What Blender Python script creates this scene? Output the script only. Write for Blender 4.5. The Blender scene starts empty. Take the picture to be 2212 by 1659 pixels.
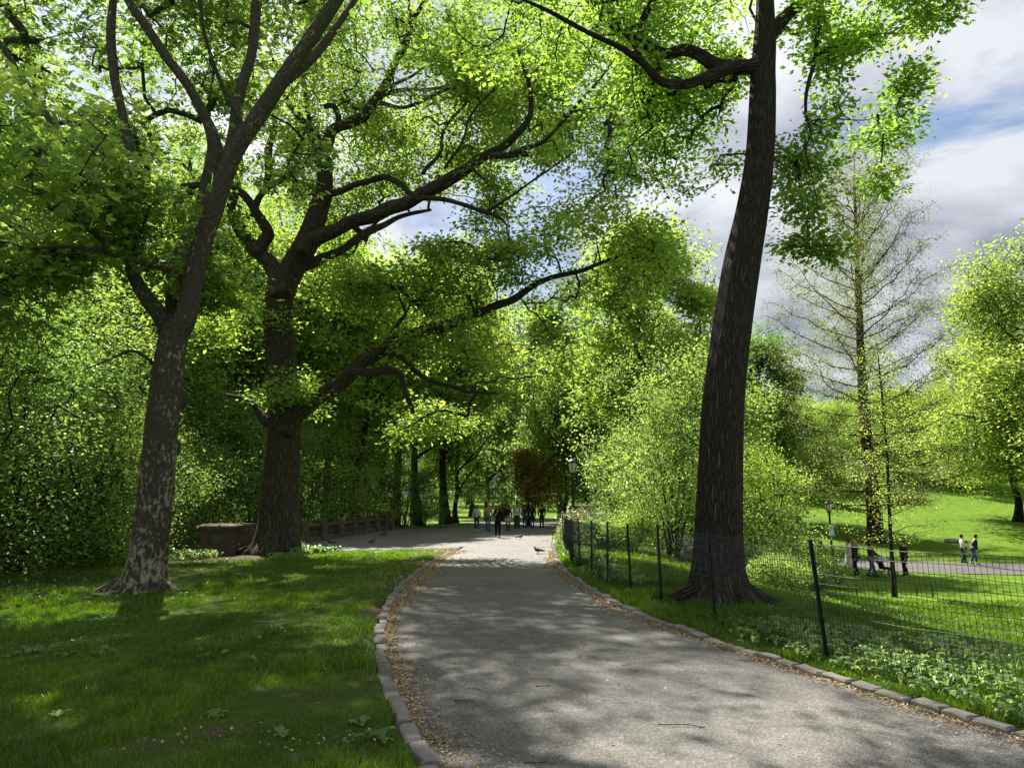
import bpy, math, random
import numpy as np
from mathutils import Vector
C = bpy.context.scene
R = math.radians
rng = np.random.default_rng(7)
random.seed(7)
PI = math.pi

# ------------------------------------------------------------------ camera, sky, sun, exposure
CAM_H, PITCH, FPX = 1.63, R(9.72), 1535.0
cam_d = bpy.data.cameras.new('camera'); cam = bpy.data.objects.new('camera', cam_d)
C.collection.objects.link(cam); C.camera = cam
cam.location = (0, 0, CAM_H); cam.rotation_euler = (PI/2 + PITCH, 0, 0)
cam_d.sensor_width = 36; cam_d.lens = 36*FPX/2212
cam_d.clip_start = .05; cam_d.clip_end = 3000
SUN_EL, SUN_AZ = R(50), R(-24)                 # azimuth measured from +Y, negative = left
SUN_DIR = Vector((math.sin(SUN_AZ)*math.cos(SUN_EL), math.cos(SUN_AZ)*math.cos(SUN_EL), math.sin(SUN_EL)))
sl = bpy.data.lights.new('sun', 'SUN'); so = bpy.data.objects.new('sun', sl); C.collection.objects.link(so)
sl.energy = 5.0; sl.angle = R(.53); sl.color = (1, .95, .86)
so.rotation_euler = (-SUN_DIR).to_track_quat('-Z', 'Y').to_euler(); so.location = (-20, 30, 60)
W = bpy.data.worlds.new('World'); C.world = W; W.use_nodes = True
def world_nodes():
    nt = W.node_tree; N = nt.nodes; L = nt.links
    N.clear()
    out = N.new('ShaderNodeOutputWorld'); bg = N.new('ShaderNodeBackground')
    sky = N.new('ShaderNodeTexSky'); sky.sky_type = 'NISHITA'; sky.sun_disc = False
    sky.sun_elevation = SUN_EL; sky.sun_rotation = SUN_AZ
    tc = N.new('ShaderNodeTexCoord'); sep = N.new('ShaderNodeSeparateXYZ')
    L.new(tc.outputs['Generated'], sep.inputs[0])
    def m(op, a, b=None):
        n = N.new('ShaderNodeMath'); n.operation = op
        for i, v in enumerate((a, b)):
            if v is None: continue
            if isinstance(v, (int, float)): n.inputs[i].default_value = v
            else: L.new(v, n.inputs[i])
        return n.outputs[0]
    zz = m('ADD', m('MAXIMUM', sep.outputs[2], 0), .22)
    cmb = N.new('ShaderNodeCombineXYZ')
    L.new(m('DIVIDE', sep.outputs[0], zz), cmb.inputs[0]); L.new(m('DIVIDE', sep.outputs[1], zz), cmb.inputs[1])
    n1 = N.new('ShaderNodeTexNoise'); n1.inputs['Scale'].default_value = 1.75; n1.inputs['Detail'].default_value = 9
    n1.inputs['Roughness'].default_value = .56; n1.inputs['Distortion'].default_value = .35
    mp = N.new('ShaderNodeMapping'); mp.inputs['Location'].default_value = (1.9, 6.7, 0)
    L.new(cmb.outputs[0], mp.inputs[0]); L.new(mp.outputs[0], n1.inputs['Vector'])
    rp = N.new('ShaderNodeValToRGB'); rp.color_ramp.elements[0].position = .36; rp.color_ramp.elements[1].position = .45
    L.new(n1.outputs['Fac'], rp.inputs[0])
    n2 = N.new('ShaderNodeTexNoise'); n2.inputs['Scale'].default_value = 2.3; n2.inputs['Detail'].default_value = 6
    mp2 = N.new('ShaderNodeMapping'); mp2.inputs['Location'].default_value = (7.3, 4.1, 0)
    L.new(cmb.outputs[0], mp2.inputs[0]); L.new(mp2.outputs[0], n2.inputs['Vector'])
    cr = N.new('ShaderNodeValToRGB')
    cr.color_ramp.elements[0].position = .40; cr.color_ramp.elements[0].color = (2.2, 2.42, 3.1, 1)
    cr.color_ramp.elements[1].position = .6; cr.color_ramp.elements[1].color = (5.6, 5.8, 6.2, 1)
    L.new(n2.outputs['Fac'], cr.inputs[0])
    # clouds are brighter round the sun
    dt = N.new('ShaderNodeVectorMath'); dt.operation = 'DOT_PRODUCT'
    L.new(tc.outputs['Generated'], dt.inputs[0]); dt.inputs[1].default_value = SUN_DIR
    glow = m('ADD', m('MULTIPLY', m('POWER', m('MAXIMUM', dt.outputs['Value'], 0), 9), 1.5), 1)
    sc = N.new('ShaderNodeVectorMath'); sc.operation = 'SCALE'
    L.new(cr.outputs[0], sc.inputs[0]); L.new(glow, sc.inputs['Scale'])
    mx = N.new('ShaderNodeMix'); mx.data_type = 'RGBA'
    L.new(rp.outputs[0], mx.inputs['Factor']); L.new(sky.outputs[0], mx.inputs['A']); L.new(sc.outputs[0], mx.inputs['B'])
    L.new(mx.outputs['Result'], bg.inputs[0]); bg.inputs[1].default_value = .057
    L.new(bg.outputs[0], out.inputs[0])
world_nodes()
C.view_settings.view_transform = 'Standard'; C.view_settings.look = 'None'
C.view_settings.exposure = 1.35; C.view_settings.gamma = 1
C.render.engine = 'CYCLES'
cy = C.cycles
cy.max_bounces = 12; cy.diffuse_bounces = 10; cy.glossy_bounces = 2; cy.transmission_bounces = 10; cy.transparent_max_bounces = 4
cy.caustics_reflective = False; cy.caustics_refractive = False
cy.sample_clamp_indirect = 6

# ------------------------------------------------------------------ pixel helpers (2212 x 1659 survey of the photo)
cs, sn = math.cos(PITCH), math.sin(PITCH)
def ray(px, py):
    x = (px - 1106)/FPX; y = -(py - 829.5)/FPX
    return x, cs - y*sn, sn + y*cs
def at(px, py, Y):
    x, y, z = ray(px, py); t = Y/y
    return np.array((x*t, Y, CAM_H + z*t))
def gnd(px, py, z=0.0):
    x, y, dz = ray(px, py); t = (z - CAM_H)/dz
    return np.array((x*t, y*t, z))

# ------------------------------------------------------------------ maths
def smooth(a, b, x):
    t = np.clip((np.asarray(x, float) - a)/(b - a), 0, 1); return t*t*(3 - 2*t)
def sdist(P, poly):                         # signed distance to a closed polygon, negative inside
    P = np.asarray(P, float); d = np.full(len(P), 1e9); ins = np.zeros(len(P), bool)
    n = len(poly)
    for i in range(n):
        a, b = poly[i], poly[(i+1) % n]; ab = b - a
        t = np.clip(((P - a) @ ab)/max(ab @ ab, 1e-9), 0, 1)
        d = np.minimum(d, np.hypot(*(P - a - t[:, None]*ab).T))
        c = (a[1] > P[:, 1]) != (b[1] > P[:, 1])
        xi = a[0] + (P[:, 1] - a[1])*(b[0] - a[0])/((b[1] - a[1]) if abs(b[1]-a[1]) > 1e-9 else 1e-9)
        ins ^= c & (P[:, 0] < xi)
    return np.where(ins, -d, d)
def pdist(P, line):                         # distance to an open polyline
    P = np.asarray(P, float); d = np.full(len(P), 1e9)
    for a, b in zip(line[:-1], line[1:]):
        ab = b - a; t = np.clip(((P - a) @ ab)/max(ab @ ab, 1e-9), 0, 1)
        d = np.minimum(d, np.hypot(*(P - a - t[:, None]*ab).T))
    return d
_nd = np.random.default_rng(3)
_nk = _nd.normal(size=(24, 3)); _np = _nd.uniform(0, 6.28, 24)
def noise(P, f):                            # cheap smooth noise, about -1..1
    P = np.asarray(P, float)
    if P.shape[-1] == 2: P = np.concatenate([P, np.zeros(P.shape[:-1] + (1,))], -1)
    return np.sin(P @ (_nk.T*f) + _np).sum(-1)/math.sqrt(24)/1.2
def catmull(P, step, Rr=None):
    P = np.asarray(P, float); n = len(P)
    Q = np.vstack([2*P[0] - P[1], P, 2*P[-1] - P[-2]]); out = []; rr = []
    for i in range(n - 1):
        a, b, c, d = Q[i:i+4]; k = max(1, int(math.ceil(np.linalg.norm(c - b)/step)))
        t = (np.arange(k)/k)[:, None]
        out.append(.5*(2*b + (c - a)*t + (2*a - 5*b + 4*c - d)*t**2 + (3*b - a - 3*c + d)*t**3))
        if Rr is not None: rr.append(Rr[i] + (Rr[i+1] - Rr[i])*t[:, 0])
    out.append(P[-1:]); o = np.vstack(out)
    if Rr is None: return o
    rr.append(np.array([Rr[-1]])); return o, np.concatenate(rr)

# ------------------------------------------------------------------ mesh building
class MB:
    def __init__(s): s.v = []; s.q = []; s.t = []; s.n = 0; s.b = []; s.qm = []; s.tm = []; s.fv = []; s.tv = []
    def add(s, V, Q=None, T=None, bark=None, mat=0, fv=None):
        V = np.asarray(V, float).reshape(-1, 3)
        if Q is not None and len(Q):
            Q = np.asarray(Q).reshape(-1, 4); s.q.append(Q + s.n); s.qm.append(np.full(len(Q), mat)); s.fv.append(np.zeros(len(Q)) if fv is None else fv)
        if T is not None and len(T):
            T = np.asarray(T).reshape(-1, 3); s.t.append(T + s.n); s.tm.append(np.full(len(T), mat)); s.tv.append(np.zeros(len(T)) if (fv is None or Q is not None) else fv)
        s.v.append(V); s.b.append(np.zeros((len(V), 3)) if bark is None else bark); s.n += len(V)
        return s
    def box(s, c, d, rz=0, mat=0, top=1.0, rx=0):      # centre, full sizes; top = scale of the upper face
        x, y, z = np.array(d)/2
        V = np.array([(-x,-y,-z),(x,-y,-z),(x,y,-z),(-x,y,-z),(-x*top,-y*top,z),(x*top,-y*top,z),(x*top,y*top,z),(-x*top,y*top,z)])
        if rx: V = V @ np.array([[1,0,0],[0,math.cos(rx),math.sin(rx)],[0,-math.sin(rx),math.cos(rx)]])
        if rz: V = V @ np.array([[math.cos(rz),math.sin(rz),0],[-math.sin(rz),math.cos(rz),0],[0,0,1]])
        return s.add(V + np.array(c), [(3,2,1,0),(4,5,6,7),(0,1,5,4),(1,2,6,5),(2,3,7,6),(3,0,4,7)], mat=mat)
    def lathe(s, prof, n=16, c=(0,0,0), mat=0, sy=1.0):
        prof = np.array(prof, float); th = np.arange(n)/n*2*PI
        V = np.stack([prof[:, 0:1]*np.cos(th), prof[:, 0:1]*np.sin(th)*sy, np.repeat(prof[:, 1:2], n, 1)], -1).reshape(-1, 3) + np.array(c)
        k = len(prof); i, j = np.meshgrid(np.arange(k-1), np.arange(n), indexing='ij'); j2 = (j+1) % n
        Q = np.stack([i*n+j, i*n+j2, (i+1)*n+j2, (i+1)*n+j], -1).reshape(-1, 4)
        return s.add(V, Q, mat=mat)
    def tube(s, P, Rr, n=6, mat=0, rad=None, sq=(1, 1)):
        P = np.asarray(P, float); Rr = np.broadcast_to(np.asarray(Rr, float), (len(P),))
        T = np.gradient(P, axis=0); T /= np.linalg.norm(T, axis=1)[:, None] + 1e-9
        ax = np.eye(3)[np.argmin(np.abs(T).max(0))]
        A = np.cross(T, ax); A /= np.linalg.norm(A, axis=1)[:, None] + 1e-9; B = np.cross(T, A)
        th = np.arange(n + 1)/n*2*PI
        r = Rr[:, None]*np.ones(n + 1)
        sl_ = np.concatenate([[0], np.cumsum(np.linalg.norm(np.diff(P, axis=0), axis=1))])
        if rad is not None: r = r*rad(th[None, :], sl_[:, None], P)
        V = P[:, None] + r[..., None]*(np.cos(th)[None, :, None]*A[:, None]*sq[0] + np.sin(th)[None, :, None]*B[:, None]*sq[1])
        k = len(P); i, j = np.meshgrid(np.arange(k-1), np.arange(n), indexing='ij'); w = n + 1
        Q = np.stack([i*w+j, i*w+j+1, (i+1)*w+j+1, (i+1)*w+j], -1).reshape(-1, 4)
        bk = np.stack([np.repeat((th*max(Rr.max()*.8, .01))[None], k, 0), np.repeat(sl_[:, None], w, 1), np.zeros((k, w))], -1).reshape(-1, 3)
        V = V.reshape(-1, 3)
        V = np.vstack([V, P[-1:], P[:1]]); bk = np.vstack([bk, bk[-1:], bk[:1]])
        jj = np.arange(n); c = k*w
        Tt = np.concatenate([np.stack([(k-1)*w+jj, (k-1)*w+jj+1, np.full(n, c)], -1), np.stack([jj+1, jj, np.full(n, c+1)], -1)])
        return s.add(V, Q, Tt, bark=bk, mat=mat)
    def ellipsoid(s, c, r, n=12, m=8, mat=0, fn=None):
        ph = np.linspace(0, PI, m + 1); th = np.arange(n)/n*2*PI
        V = np.stack([np.sin(ph)[:, None]*np.cos(th), np.sin(ph)[:, None]*np.sin(th), np.repeat(np.cos(ph)[:, None], n, 1)], -1).reshape(-1, 3)
        if fn: V = fn(V)
        i, j = np.meshgrid(np.arange(m), np.arange(n), indexing='ij'); j2 = (j+1) % n
        Q = np.stack([i*n+j, (i+1)*n+j, (i+1)*n+j2, i*n+j2], -1).reshape(-1, 4)
        return s.add(V*np.array(r) + np.array(c), Q, mat=mat)
    def mesh(s, name, mats, smooth_=True, bark=False, fv=False):
        V = np.concatenate(s.v); Q = np.concatenate(s.q) if s.q else np.zeros((0, 4), int); T = np.concatenate(s.t) if s.t else np.zeros((0, 3), int)
        me = bpy.data.meshes.new(name); me.vertices.add(len(V)); me.vertices.foreach_set('co', V.astype(np.float32).ravel())
        nl = Q.size + T.size; me.loops.add(nl)
        me.loops.foreach_set('vertex_index', np.concatenate([Q.ravel(), T.ravel()]).astype(np.int32))
        npoly = len(Q) + len(T); me.polygons.add(npoly)
        st = np.concatenate([np.arange(len(Q))*4, len(Q)*4 + np.arange(len(T))*3]).astype(np.int32)
        me.polygons.foreach_set('loop_start', st)
        mi = np.concatenate(([np.concatenate(s.qm)] if s.q else []) + ([np.concatenate(s.tm)] if s.t else [])).astype(np.int32)
        me.polygons.foreach_set('material_index', mi)
        me.polygons.foreach_set('use_smooth', np.full(npoly, smooth_))
        for m_ in (mats if isinstance(mats, (list, tuple)) else [mats]): me.materials.append(m_)
        if bark:
            a = me.attributes.new('bark', 'FLOAT_VECTOR', 'POINT'); a.data.foreach_set('vector', np.concatenate(s.b).astype(np.float32).ravel())
        if fv:
            a = me.attributes.new('v', 'FLOAT', 'FACE'); a.data.foreach_set('value', np.concatenate(([np.concatenate(s.fv)] if s.q else []) + ([np.concatenate(s.tv)] if s.t else [])).astype(np.float32))
        me.update(calc_edges=True); me.validate()
        return me
    def obj(s, name, mats, parent=None, smooth_=True, **k):
        return link(name, s.mesh(name, mats, smooth_, **k), parent)
def link(name, me, parent=None):
    o = bpy.data.objects.new(name, me); C.collection.objects.link(o)
    if parent is not None: o.parent = parent
    return o
def thing(name, label, cat, loc=(0,0,0), rz=0, group=None):
    o = bpy.data.objects.new(name, None); C.collection.objects.link(o); o.empty_display_size = .2
    o.location = loc; o.rotation_euler = (0, 0, rz); return tag(o, label, cat, group)
def tag(o, label=None, cat=None, group=None, kind=None):
    if label: o['label'] = label
    if cat: o['category'] = cat
    if group: o['group'] = group
    if kind: o['kind'] = kind
    return o
def dup(o, parent=None):
    c = o.copy(); C.collection.objects.link(c)
    if parent is not None: c.parent = parent
    for ch in list(o.children): dup(ch, c)
    return c

# ------------------------------------------------------------------ materials
def nmat(name):
    m = bpy.data.materials.new(name); m.use_nodes = True; m.node_tree.nodes.clear()
    return m, m.node_tree.nodes, m.node_tree.links
def rampn(N, stops):
    r = N.new('ShaderNodeValToRGB'); e = r.color_ramp.elements
    while len(e) < len(stops): e.new(.5)
    for i, (p, c) in enumerate(stops): e[i].position = p; e[i].color = (*c, 1)
    return r
def texn(N, L, vec, scale, detail=4, rough=.55, dist=0):
    n = N.new('ShaderNodeTexNoise'); n.inputs['Scale'].default_value = scale; n.inputs['Detail'].default_value = detail
    n.inputs['Roughness'].default_value = rough; n.inputs['Distortion'].default_value = dist
    if vec is not None: L.new(vec, n.inputs['Vector'])
    return n.outputs['Fac']
def mathn(N, L, op, a, b=0.0):
    n = N.new('ShaderNodeMath'); n.operation = op
    for i, v in enumerate((a, b)):
        if isinstance(v, (int, float)): n.inputs[i].default_value = v
        else: L.new(v, n.inputs[i])
    return n.outputs[0]
def mixc(N, L, f, a, b, mode='MIX'):
    n = N.new('ShaderNodeMix'); n.data_type = 'RGBA'; n.blend_type = mode
    for k, v in (('Factor', f), ('A', a), ('B', b)):
        if isinstance(v, (int, float)): n.inputs[k].default_value = v
        elif isinstance(v, tuple): n.inputs[k].default_value = (*v, 1)
        else: L.new(v, n.inputs[k])
    return n.outputs['Result']
def objcoord(N):
    return N.new('ShaderNodeTexCoord').outputs['Object']
def scaled(N, L, vec, s):
    n = N.new('ShaderNodeMapping'); n.inputs['Scale'].default_value = s; L.new(vec, n.inputs[0]); return n.outputs[0]
def finish(m, N, L, col, rough=.8, bump=None, bd=.02, bs=1.0, spec=.3, metal=0):
    o = N.new('ShaderNodeOutputMaterial'); p = N.new('ShaderNodeBsdfPrincipled')
    if isinstance(col, tuple): p.inputs['Base Color'].default_value = (*col, 1)
    else: L.new(col, p.inputs['Base Color'])
    if isinstance(rough, (int, float)): p.inputs['Roughness'].default_value = rough
    else: L.new(rough, p.inputs['Roughness'])
    p.inputs['Specular IOR Level'].default_value = spec; p.inputs['Metallic'].default_value = metal
    if bump is not None:
        b = N.new('ShaderNodeBump'); b.inputs['Distance'].default_value = bd; b.inputs['Strength'].default_value = bs
        L.new(bump, b.inputs['Height']); L.new(b.outputs[0], p.inputs['Normal'])
    L.new(p.outputs[0], o.inputs[0]); return m
def plain(name, col, rough=.7, var=.25, scale=8, spec=.3, metal=0, bd=.004):
    m, N, L = nmat(name); f = texn(N, L, objcoord(N), scale, 5)
    r = rampn(N, [(.3, tuple(c*(1-var) for c in col)), (.7, tuple(min(1, c*(1+var)) for c in col))]); L.new(f, r.inputs[0])
    return finish(m, N, L, r.outputs[0], rough, f, bd, .6, spec, metal)
def leafmat(name, dark, mid, light, trans=.5, tcol=(3.7, 3.2, 2.5), gloss=.04):
    m, N, L = nmat(name)
    a = N.new('ShaderNodeAttribute'); a.attribute_name = 'v'
    oi = N.new('ShaderNodeObjectInfo')
    f = mathn(N, L, 'ADD', a.outputs['Fac'], mathn(N, L, 'MULTIPLY', mathn(N, L, 'SUBTRACT', oi.outputs['Random'], .5), .25))
    r = rampn(N, [(.05, dark), (.5, mid), (.95, light)]); L.new(f, r.inputs[0])
    d = N.new('ShaderNodeBsdfDiffuse'); L.new(r.outputs[0], d.inputs[0])
    t = N.new('ShaderNodeBsdfTranslucent'); L.new(mixc(N, L, 1.0, r.outputs[0], tcol, 'MULTIPLY'), t.inputs[0])
    mx = N.new('ShaderNodeMixShader'); mx.inputs[0].default_value = trans; L.new(d.outputs[0], mx.inputs[1]); L.new(t.outputs[0], mx.inputs[2])
    g = N.new('ShaderNodeBsdfGlossy'); g.inputs['Roughness'].default_value = .38; g.inputs['Color'].default_value = (.9, 1, .85, 1)
    m2 = N.new('ShaderNodeMixShader'); m2.inputs[0].default_value = gloss; L.new(mx.outputs[0], m2.inputs[1]); L.new(g.outputs[0], m2.inputs[2])
    o = N.new('ShaderNodeOutputMaterial'); L.new(m2.outputs[0], o.inputs[0]); return m
def barkmat(name, lo, hi, ridge=(26, 3.2, 1), bd=.03, patch=None, moss=None):
    m, N, L = nmat(name); a = N.new('ShaderNodeAttribute'); a.attribute_name = 'bark'; v = a.outputs['Vector']
    s = scaled(N, L, v, ridge)
    wob = texn(N, L, v, 3, 4)
    vo = N.new('ShaderNodeTexVoronoi'); vo.feature = 'DISTANCE_TO_EDGE'; vo.inputs['Scale'].default_value = 1; vo.inputs['Randomness'].default_value = 1
    cm = N.new('ShaderNodeVectorMath'); cm.operation = 'ADD'; L.new(s, cm.inputs[0])
    wv = N.new('ShaderNodeTexNoise'); wv.inputs['Scale'].default_value = 7; wv.inputs['Detail'].default_value = 3; L.new(v, wv.inputs['Vector'])
    L.new(wv.outputs['Color'], cm.inputs[1]); L.new(cm.outputs[0], vo.inputs['Vector'])
    fine = texn(N, L, scaled(N, L, v, (90, 14, 1)), 1, 5, .65)
    h = mathn(N, L, 'ADD', mathn(N, L, 'MINIMUM', mathn(N, L, 'MULTIPLY', vo.outputs['Distance'], 2.6), 1), mathn(N, L, 'MULTIPLY', fine, .55))
    r = rampn(N, [(.25, tuple(c*.35 for c in lo)), (.6, lo), (1.25/1.3, hi)]); L.new(mathn(N, L, 'MULTIPLY', h, .72), r.inputs[0])
    col = mixc(N, L, mathn(N, L, 'MULTIPLY', wob, .6), r.outputs[0], tuple(c*.6 for c in lo))
    if moss: col = mixc(N, L, mathn(N, L, 'MULTIPLY', mathn(N, L, 'GREATER_THAN', texn(N, L, v, 1.6, 5), .55), .45), col, moss)
    return finish(m, N, L, col, .9, h, bd, 1.0, .15)
def planebark():
    m, N, L = nmat('plane_bark'); a = N.new('ShaderNodeAttribute'); a.attribute_name = 'bark'; v = a.outputs['Vector']
    oc = objcoord(N); sp = N.new('ShaderNodeSeparateXYZ'); L.new(oc, sp.inputs[0])
    sv = scaled(N, L, v, (1.5, .85, 1))
    n1 = texn(N, L, sv, 8.5, 7, .62, .5); n2 = texn(N, L, sv, 14, 5, .6, .4); n3 = texn(N, L, v, 1.2, 3)
    low = N.new('ShaderNodeMapRange'); low.inputs['From Min'].default_value = .3; low.inputs['From Max'].default_value = 4.5
    low.inputs['To Min'].default_value = .10; low.inputs['To Max'].default_value = -.035; L.new(sp.outputs[2], low.inputs['Value'])
    t = mathn(N, L, 'ADD', n1, mathn(N, L, 'ADD', low.outputs[0], mathn(N, L, 'MULTIPLY', mathn(N, L, 'SUBTRACT', n3, .5), .5)))
    r = rampn(N, [(.0, (.030, .026, .019)), (.50, (.058, .050, .037)), (.565, (.072, .062, .046)), (.575, (.15, .14, .09)), (.64, (.26, .235, .15)), (.8, (.36, .32, .21))])
    L.new(t, r.inputs[0])
    g = rampn(N, [(.58, (0, 0, 0)), (.6, (1, 1, 1))]); L.new(n2, g.inputs[0])
    col = mixc(N, L, mathn(N, L, 'MULTIPLY', g.outputs[0], .7), r.outputs[0], (.12, .125, .085))
    st = rampn(N, [(.56, (1, 1, 1)), (.585, (0, 0, 0))]); L.new(t, st.inputs[0])
    h = mathn(N, L, 'ADD', mathn(N, L, 'MULTIPLY', st.outputs[0], .5), mathn(N, L, 'MULTIPLY', texn(N, L, v, 22, 5), .5))
    return finish(m, N, L, col, .85, h, .03, 1.0, .2)

M = {}
M['leaf_plane'] = leafmat('plane_leaf', (.036, .078, .018), (.076, .145, .026), (.140, .220, .038), .52)
M['leaf_elm'] = leafmat('elm_leaf', (.065, .120, .022), (.125, .210, .032), (.200, .290, .048), .58)
M['leaf_right'] = leafmat('fresh_leaf', (.055, .115, .020), (.110, .205, .028), (.180, .285, .045), .58)
M['leaf_mid'] = leafmat('mid_leaf', (.040, .085, .020), (.085, .155, .030), (.150, .225, .045), .52)
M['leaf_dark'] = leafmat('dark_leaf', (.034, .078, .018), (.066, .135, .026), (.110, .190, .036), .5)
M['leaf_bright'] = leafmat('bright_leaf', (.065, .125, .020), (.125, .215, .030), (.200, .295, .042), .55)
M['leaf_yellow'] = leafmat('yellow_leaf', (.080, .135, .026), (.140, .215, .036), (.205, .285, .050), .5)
M['leaf_copper'] = leafmat('copper_leaf', (.10, .10, .02), (.18, .16, .028), (.38, .26, .04), .55, (2.2, 1.9, .7))
M['leaf_bare'] = leafmat('bud_leaf', (.060, .090, .028), (.105, .150, .042), (.165, .190, .060), .45)
M['leaf_ivy'] = leafmat('pale_leaf', (.060, .085, .035), (.120, .150, .060), (.22, .25, .12), .35, gloss=.07)
M['petal'] = leafmat('white_petal', (.5, .48, .42), (.7, .68, .62), (.8, .8, .75), .4, (1, 1, 1))
M['grass'] = leafmat('grass_blade', (.036, .088, .008), (.078, .160, .010), (.130, .225, .016), .45, (2.2, 2.0, .6), .04)
M['weed'] = leafmat('weed_leaf', (.060, .115, .030), (.110, .185, .050), (.170, .240, .085), .45, gloss=.05)
M['litter'] = leafmat('dry_leaf', (.20, .13, .065), (.40, .28, .14), (.58, .43, .25), .15, (1, 1, 1), .02)
M['bark_elm'] = barkmat('elm_bark', (.120, .098, .075), (.235, .200, .160), (20, 2.4, 1), .07)
M['bark_right'] = barkmat('furrowed_bark', (.088, .072, .058), (.190, .158, .128), (19, 2.6, 1), .09)
M['bark_dark'] = barkmat('dark_bark', (.045, .038, .030), (.085, .070, .055), (20, 3, 1), .02)
M['bark_red'] = barkmat('reddish_bark', (.075, .048, .036), (.130, .090, .065), (20, 2, 1), .02)
M['bark_plane'] = planebark()
M['iron'] = plain('black_iron', (.012, .014, .013), .45, .3, 12, .5)
M['fence'] = plain('green_black_paint', (.008, .014, .010), .4, .4, 15, .6)
M['wire'] = plain('fence_wire', (.022, .026, .022), .4, .3, 10, .5, .3)
M['globe'] = plain('frosted_globe', (.62, .60, .52), .35, .1, 3, .5)
M['globe_glow'] = plain('glow_tinted_globe', (.75, .62, .36), .35, .1, 3, .5)  # yellow glow of the lower lamp put into the globe's base colour
M['plate'] = plain('pale_plate', (.55, .58, .52), .5, .1)
M['skin'] = plain('skin', (.50, .30, .22), .55, .08, 20)
M['eye'] = plain('eye', (.03, .02, .02), .3, .1)
M['lip'] = plain('lip', (.42, .17, .15), .5, .1)
M['rubber'] = plain('rubber', (.02, .02, .02), .6)
M['white'] = plain('white_cloth', (.72, .71, .68), .8, .08, 20)
_cl = {}
def cloth(col):
    k = tuple(round(c, 3) for c in col)
    if k not in _cl: _cl[k] = plain('cloth', col, .85, .22, 14, .15, bd=.012)
    return _cl[k]
def stone_mat(name, lo, hi):
    m, N, L = nmat(name); v = objcoord(N)
    f = texn(N, L, v, 2.2, 8, .65); g = texn(N, L, v, 45, 4, .7); mo = texn(N, L, v, 1.1, 5)
    r = rampn(N, [(.3, lo), (.7, hi)]); L.new(f, r.inputs[0])
    col = mixc(N, L, mathn(N, L, 'MULTIPLY', g, .5), r.outputs[0], tuple(c*.5 for c in lo))
    rm = rampn(N, [(.52, (0, 0, 0)), (.68, (1, 1, 1))]); L.new(mo, rm.inputs[0])
    col = mixc(N, L, mathn(N, L, 'MULTIPLY', rm.outputs[0], .55), col, (.035, .042, .022))
    return finish(m, N, L, col, .9, mathn(N, L, 'ADD', f, mathn(N, L, 'MULTIPLY', g, .4)), .012, .8, .2)
M['stone'] = stone_mat('weathered_sandstone', (.095, .076, .055), (.21, .17, .128))
M['granite'] = stone_mat('kerb_granite', (.16, .145, .125), (.34, .31, .27))
M['rock'] = stone_mat('grey_rock', (.10, .10, .10), (.24, .23, .22))
def asphalt(name, base):
    m, N, L = nmat(name); v = objcoord(N)
    vo = N.new('ShaderNodeTexVoronoi'); vo.inputs['Scale'].default_value = 95; L.new(v, vo.inputs['Vector'])
    sp = N.new('ShaderNodeSeparateColor'); L.new(vo.outputs['Color'], sp.inputs[0])
    grain = rampn(N, [(.0, tuple(c*.5 for c in base)), (.55, tuple(c*.95 for c in base)), (.86, tuple(c*1.35 for c in base)), (.97, tuple(min(.6, c*2.0) for c in base))]); L.new(sp.outputs[0], grain.inputs[0])
    big = rampn(N, [(.3, (.74, .74, .75)), (.7, (1.12, 1.10, 1.06))]); L.new(texn(N, L, v, .55, 6, .6), big.inputs[0])
    med = rampn(N, [(.35, (.82, .82, .82)), (.7, (1.1, 1.1, 1.1))]); L.new(texn(N, L, v, 5, 6, .65), med.inputs[0])
    col = mixc(N, L, 1.0, mixc(N, L, 1.0, grain.outputs[0], big.outputs[0], 'MULTIPLY'), med.outputs[0], 'MULTIPLY')
    ck = N.new('ShaderNodeTexVoronoi'); ck.feature = 'DISTANCE_TO_EDGE'; ck.inputs['Scale'].default_value = .42
    wv = N.new('ShaderNodeTexNoise'); wv.inputs['Scale'].default_value = 2.2; wv.inputs['Detail'].default_value = 5; L.new(v, wv.inputs['Vector'])
    ad = N.new('ShaderNodeVectorMath'); ad.operation = 'MULTIPLY_ADD'; L.new(wv.outputs['Color'], ad.inputs[0]); ad.inputs[1].default_value = (.7, .7, .7); L.new(v, ad.inputs[2])
    L.new(ad.outputs[0], ck.inputs['Vector'])
    cr = rampn(N, [(0, (.55, .55, .55)), (.006, (1, 1, 1))]); L.new(ck.outputs['Distance'], cr.inputs[0])
    gap = rampn(N, [(.5, (1, 1, 1)), (.6, (0, 0, 0))]); L.new(texn(N, L, v, .8, 3), gap.inputs[0])
    col = mixc(N, L, mathn(N, L, 'MULTIPLY', gap.outputs[0], .65), col, mixc(N, L, 1.0, col, cr.outputs[0], 'MULTIPLY'))
    return finish(m, N, L, col, .72, mathn(N, L, 'ADD', vo.outputs['Distance'], texn(N, L, v, 160, 3)), .006, .55, .45)
M['asphalt'] = asphalt('old_asphalt', (.145, .136, .122))
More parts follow.
